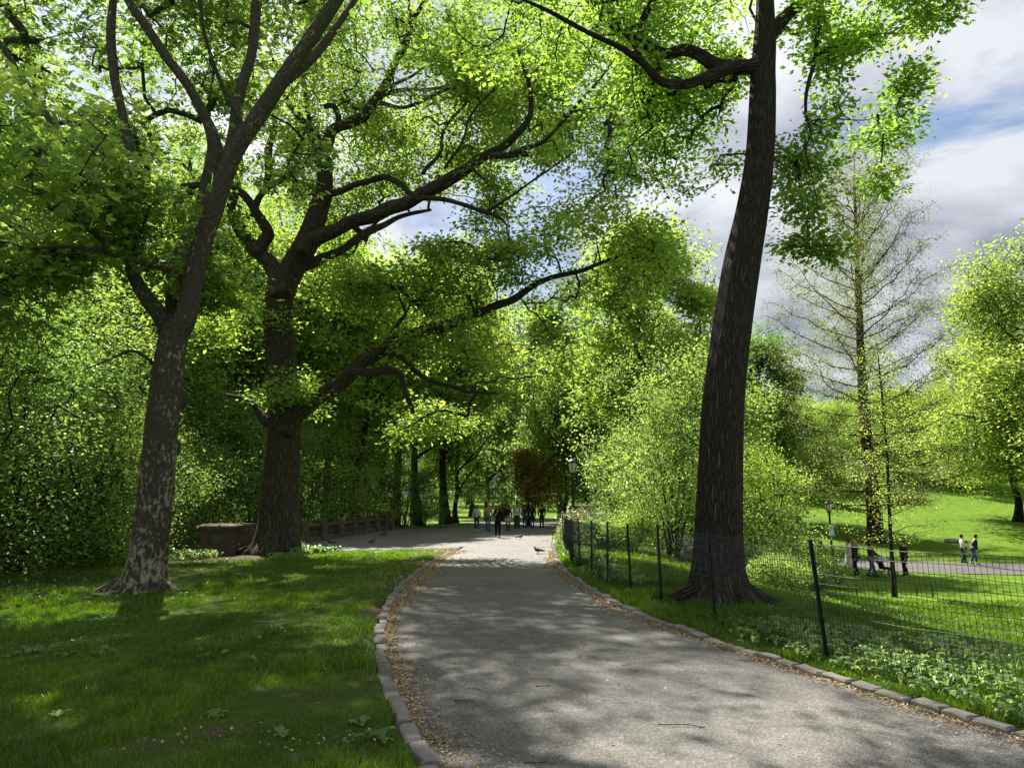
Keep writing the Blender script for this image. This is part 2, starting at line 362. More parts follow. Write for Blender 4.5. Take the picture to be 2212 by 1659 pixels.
def groundmat():
    m, N, L = nmat('turf'); v = objcoord(N)
    a = N.new('ShaderNodeAttribute'); a.attribute_name = 'soil'
    g1 = texn(N, L, v, 1.3, 7, .65); g2 = texn(N, L, v, 26, 6, .7); g3 = texn(N, L, v, .16, 9, .7)
    gr = rampn(N, [(.40, (.050, .100, .010)), (.5, (.095, .175, .012)), (.61, (.150, .235, .022))]); L.new(mathn(N, L, 'ADD', mathn(N, L, 'MULTIPLY', g1, .4), mathn(N, L, 'ADD', mathn(N, L, 'MULTIPLY', g2, .35), mathn(N, L, 'MULTIPLY', g3, .25))), gr.inputs[0])
    so_ = rampn(N, [(.3, (.045, .032, .021)), (.55, (.105, .078, .050)), (.75, (.19, .145, .095))]); L.new(mathn(N, L, 'ADD', mathn(N, L, 'MULTIPLY', g1, .4), mathn(N, L, 'MULTIPLY', g2, .6)), so_.inputs[0])
    f = rampn(N, [(.42, (0, 0, 0)), (.58, (1, 1, 1))]); L.new(mathn(N, L, 'ADD', a.outputs['Fac'], mathn(N, L, 'MULTIPLY', mathn(N, L, 'SUBTRACT', texn(N, L, v, 3.2, 6, .65), .5), .9)), f.inputs[0])
    at_ = N.new('ShaderNodeAttribute'); at_.attribute_name = 'thatch'
    gcol = mixc(N, L, at_.outputs['Fac'], gr.outputs[0], mixc(N, L, g2, (.020, .030, .008), (.075, .075, .030)))
    return finish(m, N, L, mixc(N, L, f.outputs[0], gcol, so_.outputs[0]), .95, mathn(N, L, 'ADD', g1, g2), .05, .8, .1)
M['turf'] = groundmat()
# ------------------------------------------------------------------ the setting
A2 = lambda l: np.array(l, float)
KL = A2([(1.9,-5),(1.25,-1),(.45,2.3),(-.47,4.82),(-.68,5.35),(-.87,6.17),(-1.09,6.92),(-1.55,8.93),(-1.89,11.12),(-2.18,14.01),(-2.31,17.73),(-2.24,24.22),(-1.94,28.72)])
KR = A2([(9.0,-5),(6.4,-.5),(4.55,3.4),(3.64,5.4),(3.3,6.3),(2.83,7.69),(2.31,9.39),(1.75,12.12),(1.44,15.65),(1.28,19.71),(1.44,25.39),(1.83,33.48)])
BAL = A2([(-9.5,24.6),(-9.5,31.5),(-8.85,50.2)])
PLAZA = A2([(-2.9,27.7),(-4.5,27.2),(-7.6,26.0),(-9.0,24.4),(-9.9,24.2),(-9.9,31.5),(-9.2,50.6),(-6.0,53.3),(-4.0,57.5),(-3.7,66),(-3.8,71),(4.4,71),(3.6,58),(2.5,45)])
KLs, KRs = catmull(KL, .3), catmull(KR, .3)
PATH = np.vstack([KLs, PLAZA, KRs[::-1]])
LOW = catmull(A2([(60,44),(40,42.2),(28,41.8),(20,43),(17.5,47),(16,53),(12,60),(7,66)]), 1.0)
FAR = catmull(A2([(-40,66),(-20,66.5),(-6,70.5),(2,72.5),(12,74)]), 1.0)
def kx(y): return np.interp(y, np.append(KRs[:, 1], [45, 58, 80]), np.append(KRs[:, 0], [2.5, 3.6, 6]))
def height(x, y):
    x = np.asarray(x, float); y = np.asarray(y, float)
    s = x - kx(y)
    z = -1.95*smooth(1.6, 13, s)*(1 - smooth(75, 120, y)*.6)
    wr = smooth(.13, .33, x/np.maximum(y, 5))
    d = np.maximum(y - 54, 0); dr = np.minimum(d, 130)
    z = z + wr*(.105*dr + .00022*dr*dr)
    dc = np.clip(y - 112, 0, 110)
    z = z + (1 - wr)*.045*dc
    z = z + .10*noise(np.stack([x, y], -1), .11)*smooth(3, 9, np.abs(x - .5))*smooth(.5, 3, np.abs(s)) 
    return z
def on_path(P): return sdist(P, PATH)
def hit(px, py, z0=None):                   # where a view ray meets the terrain
    x, y, dz = ray(px, py); t = 3.0
    while t < 400:
        if CAM_H + dz*t <= float(height(x*t, y*t)): break
        t += max(.02, t*.002)
    return np.array((x*t, y*t, float(height(x*t, y*t))))
def axis(lo, hi, st, out_lo, out_hi, gr=1.16):
    a = list(np.arange(lo, hi + .01, st)); d = st
    while a[-1] < out_hi: d *= gr; a.append(a[-1] + d)
    d = st
    while a[0] > out_lo: d *= gr; a.insert(0, a[0] - d)
    return np.array(a)
def soil_at(P, sd):
    x, y = P[:, 0], P[:, 1]
    so_ = np.full(len(P), .13)
    so_ += .34*smooth(-7.0, -9.6, x - .12*(y - 12))*(y < 60)*(1 - smooth(24, 27, y)*(x > -9.4))      # mulch below the shrubs
    so_ += .42*np.exp(-(pdist(P, KL[8:])/.75)**2)*(x < kx(y) - 1.5)                      # worn strip by the left kerb
    so_ += .25*np.exp(-(np.hypot(x + 7.0, y - 14)/1.4)**2) + .55*np.exp(-(np.hypot(x + 8.6, y - 23.6)/1.5)**2)
    so_ += .30*np.exp(-(np.hypot(x - 3.5, y - 12.4)/1.1)**2)
    so_ += .5*np.exp(-(np.hypot((x + 5.5)/3.4, (y - 59)/5)))*(y > 50)
    so_ += .35*np.exp(-(np.hypot((x - 27)/5, (y - 51)/2.5))**2)
    for bx, by, r_ in ((-2.0,5.5,.42),(-1.55,6.2,.4),(-2.6,5.0,.5),(-1.3,6.9,.3),(-1.4,5.0,.4),(-3.2,8.2,.45),(-.95,5.3,.3)):
        so_ += .30*np.exp(-(np.hypot((x - bx)/1.15, y - by)/r_)**2)
    return so_
def terrain():
    X = axis(-13, 15, .25, -700, 700); Y = axis(-9, 33, .25, -60, 1100)
    gx, gy = np.meshgrid(X, Y, indexing='ij'); P = np.stack([gx.ravel(), gy.ravel()], -1)
    sd = on_path(P); z = height(P[:, 0], P[:, 1])
    z = np.where(sd < .02, np.minimum(z, 0) - .09, z + .035*smooth(.02, .16, sd))
    z = z + .018*noise(P, 1.9)*(sd > .3)*(P[:, 1] < 60)
    nx, ny = len(X), len(Y); i, j = np.meshgrid(np.arange(nx-1), np.arange(ny-1), indexing='ij')
    Q = np.stack([i*ny+j, (i+1)*ny+j, (i+1)*ny+j+1, i*ny+j+1], -1).reshape(-1, 4)
    me = MB().add(np.column_stack([P, z]), Q).mesh('ground', M['turf'])
    a = me.attributes.new('thatch', 'FLOAT', 'POINT'); a.data.foreach_set('value', ((1 - smooth(16, 32, np.hypot(P[:, 0], P[:, 1])))*.6).astype(np.float32))
    a = me.attributes.new('soil', 'FLOAT', 'POINT'); a.data.foreach_set('value', soil_at(P, sd).astype(np.float32))
    tag(link('ground', me), kind='structure')
terrain()
def path_mesh():
    from mathutils.geometry import tessellate_polygon
    T = tessellate_polygon([[Vector((p[0], p[1], 0)) for p in PATH]])
    T = [t if np.cross(PATH[t[1]] - PATH[t[0]], PATH[t[2]] - PATH[t[0]]) > 0 else t[::-1] for t in T]
    o = MB().add(np.column_stack([PATH, np.zeros(len(PATH))]), None, T).obj('path', M['asphalt'], smooth_=False); tag(o, kind='structure')
path_mesh()
def strip(name, line, w, mat):
    T = np.gradient(line, axis=0); T /= np.linalg.norm(T, axis=1)[:, None]; Nn = np.stack([-T[:, 1], T[:, 0]], -1)
    k = 7; V = np.stack([line + Nn*w*(a - .5) for a in np.linspace(0, 1, k)], 1)
    z = height(V[..., 0], V[..., 1]); z = np.maximum(z, z.mean(1)[:, None]) + .05
    V = np.concatenate([V, z[..., None]], -1); n = len(line)
    i, j = np.meshgrid(np.arange(n-1), np.arange(k-1), indexing='ij')
    Q = np.stack([i*k+j, i*k+j+1, (i+1)*k+j+1, (i+1)*k+j], -1).reshape(-1, 4)
    if np.cross(T[0], Nn[0]) > 0: Q = Q[:, ::-1]
    tag(MB().add(V, Q[:, ::-1]).obj(name, mat), kind='structure')
M['asphalt_dark'] = asphalt('dark_asphalt', (.098, .094, .090)); strip('lower_path', LOW, 8.5, M['asphalt_dark']); strip('far_path', FAR, 2.6, M['asphalt'])
def kerb(line, side, y0, y1):
    mb = MB(); ln = line[(line[:, 1] >= y0) & (line[:, 1] <= y1)]
    s = np.concatenate([[0], np.cumsum(np.hypot(*np.diff(ln, axis=0).T))]); u = 0
    while u < s[-1] - .2:
        L_ = random.uniform(.24, .44)
        a = np.array([np.interp(u + .016, s, ln[:, k]) for k in (0, 1)]); b = np.array([np.interp(min(u + L_ - .016, s[-1]), s, ln[:, k]) for k in (0, 1)])
        d = b - a; Ln = np.hypot(*d); ang = math.atan2(d[1], d[0]) + random.uniform(-.035, .035); c = (a + b)/2
        nrm = np.array([-d[1], d[0]])/Ln*side; w = random.uniform(.11, .15)
        c = c + nrm*(w/2 - .02 + random.uniform(-.025, .025)); h = random.uniform(.022, .058)
        # one rough block: bevelled, irregular top
        xs = np.array([-.5, -.44, 0, .44, .5])*Ln; ys = np.array([-.5, -.4, .4, .5])*w
        V = []
        for i, xx in enumerate(xs):
            for j, yy in enumerate(ys):
                e = (i in (0, 4)) + (j in (0, 3)); V.append((xx + random.uniform(-.006, .006), yy + random.uniform(-.008, .008), h - (.016 + .012*(e > 1))*(e > 0) + random.uniform(-.006, .006)))
        V = np.array(V); bt = V.copy(); bt[:, 2] = -.12
        V = np.vstack([V, bt]); Q = []
        for i in range(4):
            for j in range(3): Q.append((i*4+j, (i+1)*4+j, (i+1)*4+j+1, i*4+j+1))
        rim = [0, 4, 8, 12, 16, 17, 18, 19, 15, 11, 7, 3, 2, 1]
        for p, q in zip(rim, rim[1:] + rim[:1]): Q.append((p, p + 20, q + 20, q))
        ca, sa = math.cos(ang), math.sin(ang)
        V = V @ np.array([[ca, sa, 0], [-sa, ca, 0], [0, 0, 1]]) + np.array([c[0], c[1], 0])
        mb.add(V, Q); u += L_
    tag(mb.obj('kerb', M['granite'], smooth_=False), kind='structure')
kerb(KLs, 1, 1.5, 28.8); kerb(KRs, -1, 1.0, 34)

# ------------------------------------------------------------------ grass, weeds, litter
def blades(P, h, w, lean, name, mat, label, cat, fv=None):
    n = len(P); th = rng.uniform(0, 2*PI, n); z = height(P[:, 0], P[:, 1]) + .02
    t = np.stack([np.cos(th), np.sin(th)], -1); ld = rng.normal(0, 1, (n, 2))*lean[:, None]*h[:, None]
    B = np.column_stack([P, z]); Z = np.zeros((n, 1))
    V = np.stack([B - np.hstack([t*w[:, None]/2, Z]), B + np.hstack([t*w[:, None]/2, Z]),
                  B + np.hstack([t*w[:, None]*.36 + ld*.42, .62*h[:, None]]), B + np.hstack([-t*w[:, None]*.36 + ld*.42, .62*h[:, None]]),
                  B + np.hstack([ld, h[:, None]])], 1)
    k = np.arange(n)[:, None]*5
    f = rng.uniform(0, 1, n)*.55 + .22 + .25*noise(P, .9) + .15*noise(P, 6.) if fv is None else fv
    mb = MB(); mb.add(V.reshape(-1, 3), k + np.array([[0, 1, 2, 3]]), None, fv=f)
    mb.t.append(k + np.array([[3, 2, 4]])); mb.tm.append(np.zeros(n)); mb.tv.append(f)
    o = mb.obj(name, mat, smooth_=False, fv=True); tag(o, label, cat, kind='stuff')
def scatter(n, x0, x1, y0, y1, gamma=1.0):
    y = y0 + (y1 - y0)*rng.uniform(0, 1, n)**gamma
    return np.stack([rng.uniform(x0, x1, n), y], -1)
def in_view(P, m=1.0):                       # keeps what the photo (and a step to the side) can see
    return (np.abs(P[:, 0]) < P[:, 1]*.80 + 1.5 + m)
def lawn():
    Ps = []
    for n, x0, x1, y0, y1 in ((300000, -8.5, 7.5, 3.0, 8.5), (230000, -12, 12.5, 8.5, 15), (170000, -14, 19, 15, 27)):
        Ps.append(scatter(n, x0, x1, y0, y1))
    P = np.vstack(Ps); P = P[in_view(P)]
    sd = on_path(P); so_ = soil_at(P, sd) + .28*noise(P, 1.7) + .2*noise(P, 4.1)
    keep = (sd > .14) & (rng.uniform(0, 1, len(P)) > smooth(.34, .62, so_)*.97)
    kerbd = (P[:, 1] > 27.3) & (P[:, 0] < 0)
    P = P[keep & ~kerbd]; d = P[:, 1]
    patch = 1 + .55*noise(P, 1.6) + .45*noise(P, 5.) + .2*noise(P, 12.)
    h = rng.uniform(.035, .085, len(P))*np.clip(patch, .45, 1.9)*(1 + .5*smooth(2.0, 2.6, P[:, 0] - kx(P[:, 1]) + 2.2)*(P[:, 0] > 0))
    w = rng.uniform(.004, .007, len(P))*(1 + .16*np.maximum(d - 4, 0))
    blades(P, h, w, rng.uniform(.2, .75, len(P)), 'grass', M['grass'], 'short green grass growing on the lawns both sides of the path', 'grass')
lawn()
def leaf_rosettes(centres, nl, L0, L1, rise, name, mat, label, cat, spread=0.0):
    mb = MB()
    for c in centres:
        z = float(height(c[0], c[1])) + .03; n = random.randint(*nl); a0 = random.uniform(0, 6.28); cv = random.random()
        for k in range(n):
            a = a0 + k*2.4 + random.uniform(-.3, .3); L_ = random.uniform(L0, L1); w = L_*random.uniform(.22, .32); r_ = rise*random.uniform(.5, 1.4)
            u = np.array([math.cos(a), math.sin(a), 0]); s_ = np.array([-u[1], u[0], 0]); p = np.array([c[0], c[1], z]) + np.array([random.gauss(0, spread), random.gauss(0, spread), random.uniform(0, spread*1.2)])
            up = np.array([0, 0, 1.])
            m0 = p + u*L_*.1; m1 = p + u*L_*.42 + up*L_*r_; m2 = p + u*L_*.78 + up*L_*r_*1.15; m3 = p + u*L_ + up*L_*r_*.8
            e = up*w*.22
            V = [m0, m1 + s_*w + e, m1, m1 - s_*w + e, m2 + s_*w*.8 + e, m2, m2 - s_*w*.8 + e, m3]
            mb.add(V, [(1, 2, 5, 4), (2, 3, 6, 5)], None, fv=np.full(2, cv*.6 + random.uniform(0, .4)))
            o_ = mb.n - 8; mb.t.append(np.array([(0, 2, 1), (0, 3, 2), (4, 5, 7), (5, 6, 7)]) + o_); mb.tm.append(np.zeros(4)); mb.tv.append(np.full(4, cv*.6 + .2))
    o = mb.obj(name, mat, smooth_=False, fv=True); tag(o, label, cat, kind='stuff')
def weeds():
    P = scatter(900, -7, -.4, 4.3, 13.5); sd = on_path(P)
    P = P[(sd > .25) & (noise(P, .8) + .5*noise(P, 2.3) > .3)]
    P = np.vstack([P, A2([gnd(x, y)[:2] for x, y in ((1225*.4967,1098.6+1010*.4967),(820,1605),(830,1612),(620,1430),(700,1440),(690,1455),(545,1300),(650,1312),(680,1318),(265,1345),(250,1355),(560,1385),(600,1370),(480,1420),(440,1425),(425,1415),(125,1555),(465,1560))])])
    leaf_rosettes(P, (3, 7), .05, .13, .35, 'low_weeds', M['weed'], 'broad leaved weeds dotted low over the left lawn', 'weeds')
    Q = scatter(1500, 2.2, 8.5, 4.6, 11.5); s = Q[:, 0] - kx(Q[:, 1])
    q = Q[(s > .3) & (s < 4.2) & (noise(Q, .55) + .4*noise(Q, 1.5) + .9*np.exp(-np.hypot((Q[:, 0]-5.2)/1.5, (Q[:, 1]-7.4)/1.2)**2) > .5)]
    leaf_rosettes(q, (5, 9), .06, .13, .6, 'tall_weeds', M['weed'], 'knee high leafy weeds thick along the right hand fence', 'weeds', .06)
    Q = scatter(700, -11, -6.5, 12, 24); Q = Q[noise(Q, .9) > .35]
    Q = np.vstack([Q, scatter(60, -7.6, -6.2, 24.4, 25.4), scatter(90, 1.7, 2.6, 14, 32)])
    Q = Q[on_path(Q) > .3]
    leaf_rosettes(Q, (5, 9), .10, .2, .7, 'ground_ivy', M['weed'], 'patchy leafy ground cover under the left shrubs and along the far kerb', 'ground cover', .09)
weeds()
def litter():
    n = 26000; u = rng.uniform(0, 1, n)
    pts = []
    for line, sgn, m_, y0, y1 in ((KLs, -1, 12000, 2.5, 27), (KRs, 1, 9500, 3, 27)):
        ln = line[(line[:, 1] > y0) & (line[:, 1] < y1)]; k = rng.integers(0, len(ln) - 1, m_)
        t = (ln[k+1] - ln[k]); p = ln[k] + t*rng.uniform(0, 1, (m_, 1)); nn = np.stack([-t[:, 1], t[:, 0]], -1)/np.hypot(*t.T)[:, None]
        wd = (.155 if sgn < 0 else .12)*(.55 + .75*np.clip(noise(p, .9) + .4, 0, 1.6))
        pts.append(p + nn*sgn*(np.abs(rng.normal(0, 1, m_))*wd + .015)[:, None])
    ex = scatter(1300, -2.2, 5, 4, 26); pts.append(ex[on_path(ex) < -.1])
    ex = scatter(3500, -3.6, -1.9, 14, 28); pts.append(ex[(on_path(ex) > .1) & (pdist(ex, KL[8:]) < 1.1)])
    ex = scatter(1300, -3.5, -.6, 4.3, 8); e2 = ex[(on_path(ex) > .15) & (soil_at(ex, None) > .42)]; pts.append(e2)
    P = np.vstack(pts); n = len(P); inside = on_path(P) < 0
    z = np.where(inside, .004, height(P[:, 0], P[:, 1]) + .06) + rng.uniform(0, .012, n)
    s = rng.uniform(.006, .014, n)*(1 + .045*P[:, 1]); th = rng.uniform(0, 6.28, n)
    a = np.stack([np.cos(th)*s, np.sin(th)*s, rng.normal(0, .35, n)*s], -1); b = np.stack([-np.sin(th)*s*.55, np.cos(th)*s*.55, rng.normal(0, .3, n)*s], -1)
    c = np.column_stack([P, z]); V = np.stack([c - a, c + b, c + a, c - b], 1); V[..., 2] = np.maximum(V[..., 2], np.where(inside, .003, -9)[:, None])
    mb = MB().add(V.reshape(-1, 3), np.arange(n*4).reshape(-1, 4), fv=rng.uniform(0, 1, n))
    tag(mb.obj('leaf_litter', M['litter'], smooth_=False, fv=True), 'tan dry bud scales and leaf litter drifted along both kerbs', 'leaf litter', kind='stuff')
litter()
# ------------------------------------------------------------------ trees
def leaf_geo(P, up, tip, L_, kind):
    """leaf-sized faces: P bases, up normals, tip directions, L_ lengths -> V (n,k,3), quads per leaf"""
    side = np.cross(tip, up); side /= np.linalg.norm(side, axis=1)[:, None] + 1e-9
    L1 = L_[:, None]
    if kind == 'simple':                      # creased oval leaf, quad base-left-tip-right
        fold = up*L1*.06
        return np.stack([P, P + tip*L1*.5 + side*L1*.30 + fold, P + tip*L1 - fold*1.5, P + tip*L1*.5 - side*L1*.30 + fold], 1), np.array([[0, 1, 2, 3]])
    if kind == 'lobed':                       # three-lobed plane / maple leaf
        d1 = tip*.55 + side*.75; d2 = tip*.55 - side*.75; f = up*L1*.07
        return np.stack([P, P + tip*L1*.48 + side*L1*.24, P + tip*L1 - f, P + tip*L1*.48 - side*L1*.24,
                         P + d1*L1*.5 + tip*L1*.20 + f, P + d1*L1*.88 - f*.5, P + d1*L1*.38 - tip*L1*.22,
                         P + d2*L1*.5 + tip*L1*.20 + f, P + d2*L1*.88 - f*.5, P + d2*L1*.38 - tip*L1*.22], 1), np.array([[0, 1, 2, 3], [0, 6, 5, 4], [0, 7, 8, 9]])
    if kind == 'clump':                       # two crossed leaves for far crowns
        q = side*.8 + up*.5
        return np.stack([P, P + tip*L1*.45 + side*L1*.30, P + tip*L1, P + tip*L1*.5 - side*L1*.28,
                         P + q*L1*.45 + tip*L1*.3, P + q*L1, P + q*L1*.4 - tip*L1*.3], 1), np.array([[0, 1, 2, 3], [0, 4, 5, 6]])
def crown_mesh(name, Cp, Cd, nleaf, spread, L0, kind, mat, flat=.45, droop=.25, rg=None, tilt=.55):
    """Cp cluster centres, Cd outward direction at each"""
    rg = rg or rng; n = len(Cp)*nleaf
    ci = np.repeat(np.arange(len(Cp)), nleaf)
    off = rg.normal(0, 1, (n, 3))*spread; off[:, 2] *= flat
    off += Cd[ci]*rg.uniform(-.9, .7, (n, 1))*spread*1.1
    P = Cp[ci] + off
    up = rg.normal(0, tilt, (n, 3)); up[:, 2] += 1; up /= np.linalg.norm(up, axis=1)[:, None]
    tip = off + rg.normal(0, .5, (n, 3))*spread + Cd[ci]*spread*.6; tip[:, 2] -= droop*spread*rg.uniform(.2, 2, n)
    tip -= up*(tip*up).sum(1)[:, None]; tip /= np.linalg.norm(tip, axis=1)[:, None] + 1e-9
    L_ = L0*rg.uniform(.5, 1.35, n)
    V, q = leaf_geo(P, up, tip, L_, kind); k = V.shape[1]
    Q = (np.arange(n)[:, None, None]*k + q[None]).reshape(-1, 4)
    f = .5 + .22*rg.normal(0, 1, n) + .22*rg.normal(0, 1, len(Cp))[ci] + .12*noise(P, .5)
    return MB().add(V.reshape(-1, 3), Q, fv=np.repeat(np.clip(f, 0, 1), len(q))).mesh(name, mat, False, fv=True)
def sample_blob(c, r, n, rg, gap=.15, gf=.55, shell=2.0):
    """cluster points inside an ellipsoid, crowded to the outside, with noise-shaped holes"""
    out = []; tries = 0
    while sum(map(len, out)) < n and tries < 8:
        tries += 1
        d = rg.normal(size=(n*3, 3)); d /= np.linalg.norm(d, axis=1)[:, None]
        P = np.array(c) + d*np.array(r)*(rg.uniform(.02, 1, (n*3, 1))**(1/(1+shell)))*(1 + .14*noise(d*3, 1.1))[:, None]
        out.append(P[noise(P, gf) + .6*noise(P + 31, gf*2.3) > gap - .5*rg.random(len(P))])
    return np.vstack(out)[:n]
def grow(skel, clusters, rg, jit=.10, twig0=.008, step=.45, minr=.006, pexp=.47):
    """join every leaf cluster to the nearest limb or branch; returns branch polylines and cluster directions"""
    nodes = [p for s, _ in skel for p in s]; nr = [r for _, rr in skel for r in rr]
    pos = np.zeros((len(nodes) + len(clusters)*14 + 10, 3)); pos[:len(nodes)] = nodes; cnt = np.zeros(len(pos)); par = np.full(len(pos), -1); ns = len(nodes); m = ns
    cap = np.full(len(pos), 9.); cap[:ns] = nr
    S = pos[:ns]
    dmin = np.array([np.min(((S - c)**2).sum(1)) for c in clusters]); order = np.argsort(dmin)
    paths = []; dirs = np.zeros((len(clusters), 3))
    for ci in order:
        c = clusters[ci]; df = c - pos[:m]; d2 = (df**2).sum(1) * (1 + .5*(df[:, 2] < -.3)) + .15*(np.arange(m) < ns)
        k = int(np.argmin(d2)); a = pos[k]; L_ = np.linalg.norm(c - a)
        if L_ < .03: continue
        n = max(1, min(13, int(math.ceil(L_/step)))); t = np.arange(1, n + 1)/n
        mid = np.array([0, 0, .12*L_]); w = rg.normal(0, jit*L_/math.sqrt(n), (n, 3)); w[-1] = 0
        P = a + (c - a)*t[:, None] + mid*(t*(1 - t)*2)[:, None] + w*(t*(1-t)*4)[:, None]
        idx = np.arange(m, m + n); pos[idx] = P; par[idx] = np.concatenate([[k], idx[:-1]]); paths.append((k, idx)); m += n
        cnt[idx[-1]] += 1; dirs[ci] = (P[-1] - (P[-2] if n > 1 else a))
    for i in range(m - 1, ns - 1, -1): cnt[par[i]] += cnt[i]
    rad = np.maximum(minr, twig0*np.maximum(cnt[:m], 1)**pexp); rad[:ns] = cap[:ns]
    dirs /= np.linalg.norm(dirs, axis=1)[:, None] + 1e-9
    br = []
    for k, idx in paths:
        r = rad[idx]; r0 = min(r[0]*1.05, rad[k]); br.append((np.vstack([pos[k], pos[idx]]), np.concatenate([[r0], np.minimum(r, rad[k])])))
    return br, dirs
def twigs(mb, br):
    for P, r in br:
        mb.tube(P, r, 3 if r[0] < .014 else (4 if r[0] < .03 else 6))
def flare(amount, fall, lobes, ph, z0):
    def f(th, s, P):
        z = np.maximum(P[:, 2:3] - z0, 0); e = np.exp(-z/fall)
        lb = np.zeros_like(th)
        for k, p in zip(lobes, ph): lb = lb + np.maximum(0, np.cos(k*th + p))**2
        return 1 + amount*e*(.35 + .65*lb) + .022*np.sin(5*th + 1.3*s + ph[0])*1.0 + .02*np.sin(3*th - .7*s + ph[1]) + .035*noise(np.stack(np.broadcast_arrays(np.cos(th)*2.4, np.sin(th)*2.4, s*.35), -1), 2.2)
    return f
class Limb:
    """main trunk or limb traced in the photo's pixels and given its own depth"""
    def __init__(s, pts, Y, dY=0.0, kind='limb'):
        n = len(pts); s.P = []; s.R = []
        acc = np.concatenate([[0], np.cumsum([math.dist(pts[i][:2], pts[i+1][:2]) for i in range(n-1)])])
        for i, p in enumerate(pts):
            y = Y + dY*acc[i]/max(acc[-1], 1); q = at(p[0], p[1], y); s.P.append(q); s.R.append(p[2]*y/FPX/2*.97*y/math.hypot(q[0], y))
        s.P = np.array(s.P); s.R = np.array(s.R)
def main_tree(name, label, limbs, blobs, matl, matb, nleaf, spread, L0, kind, flare_fn, z0, seed, extra=(), **kw):
    rg = np.random.default_rng(seed)
    base = limbs[0].P[0].copy(); root = thing(name, label, 'tree', tuple(base))
    mb = MB(); skel = []
    for i, l in enumerate(limbs):
        P, r = catmull(l.P, .10 if i == 0 else .16, l.R)
        if i: P = P + np.stack([noise(P, 1.5), noise(P + 9, 1.5), noise(P + 5, 1.5)], -1)*np.minimum(r[:, None]*.6, .09)*np.minimum(1, np.arange(len(P))/6)[:, None]
        n = 96 if i == 0 else (20 if r[0] > .1 else 10)
        ff = flare_fn if i == 0 else (lambda th, s, P: 1 + .07*np.sin(2*th + 2.1*s) + .05*np.sin(3*th - 3.3*s) + .04*np.sin(5*th + 5*s))
        mb.tube(P - base, r, n, rad=(lambda th, s, Q, ff=ff: ff(th, s, Q + base)))
        skel.append((P[::3], r[::3]))
    for ang, ln, w in kw.get('roots', ()):
        t_ = np.linspace(0, 1, 9); d_ = .8*limbs[0].R[0] + ln*t_; a_ = ang + .35*np.sin(3*t_ + ang)*t_
        X_ = base[0] + np.cos(a_)*d_; Y_ = base[1] + np.sin(a_)*d_
        mb.tube(np.stack([X_, Y_, height(X_, Y_) + .22*(1 - t_)**2 + .02 - .10*t_**3], -1) - base, w*(1.1 - .85*t_), 12, rad=lambda th, s, Q: 1 + .12*np.sin(3*th + 4*s) + .08*np.sin(5*th - 7*s))
    for c, r in extra: mb.ellipsoid(c - base, r, 14, 10, fn=lambda V: V*(1 + .12*noise(V, 2.5))[:, None])
    sk = [(P - base, r) for P, r in skel]
    sk[0] = (sk[0][0][len(sk[0][0])//3:], sk[0][1][len(sk[0][1])//3:])
    cl = np.vstack([sample_blob(np.array(c) - base, r, n, rg, **kw.get('blob', {})) for c, r, n in blobs])
    cl = cl[cl[:, 2] + base[2] > kw.get('zmin', 2.3)]
    br, dirs = grow(sk, cl, rg, twig0=kw.get('twig0', .008))
    twigs(mb, br); mb.obj('trunk', matb, root, bark=True)
    link('crown', crown_mesh('crown', cl, dirs, nleaf, spread, L0, kind, matl, kw.get('flat', .4), kw.get('droop', .3), rg, kw.get('tilt', .5)), root)
    return root
B = lambda px, py, Y, r, n: (at(px, py, Y), r, n)

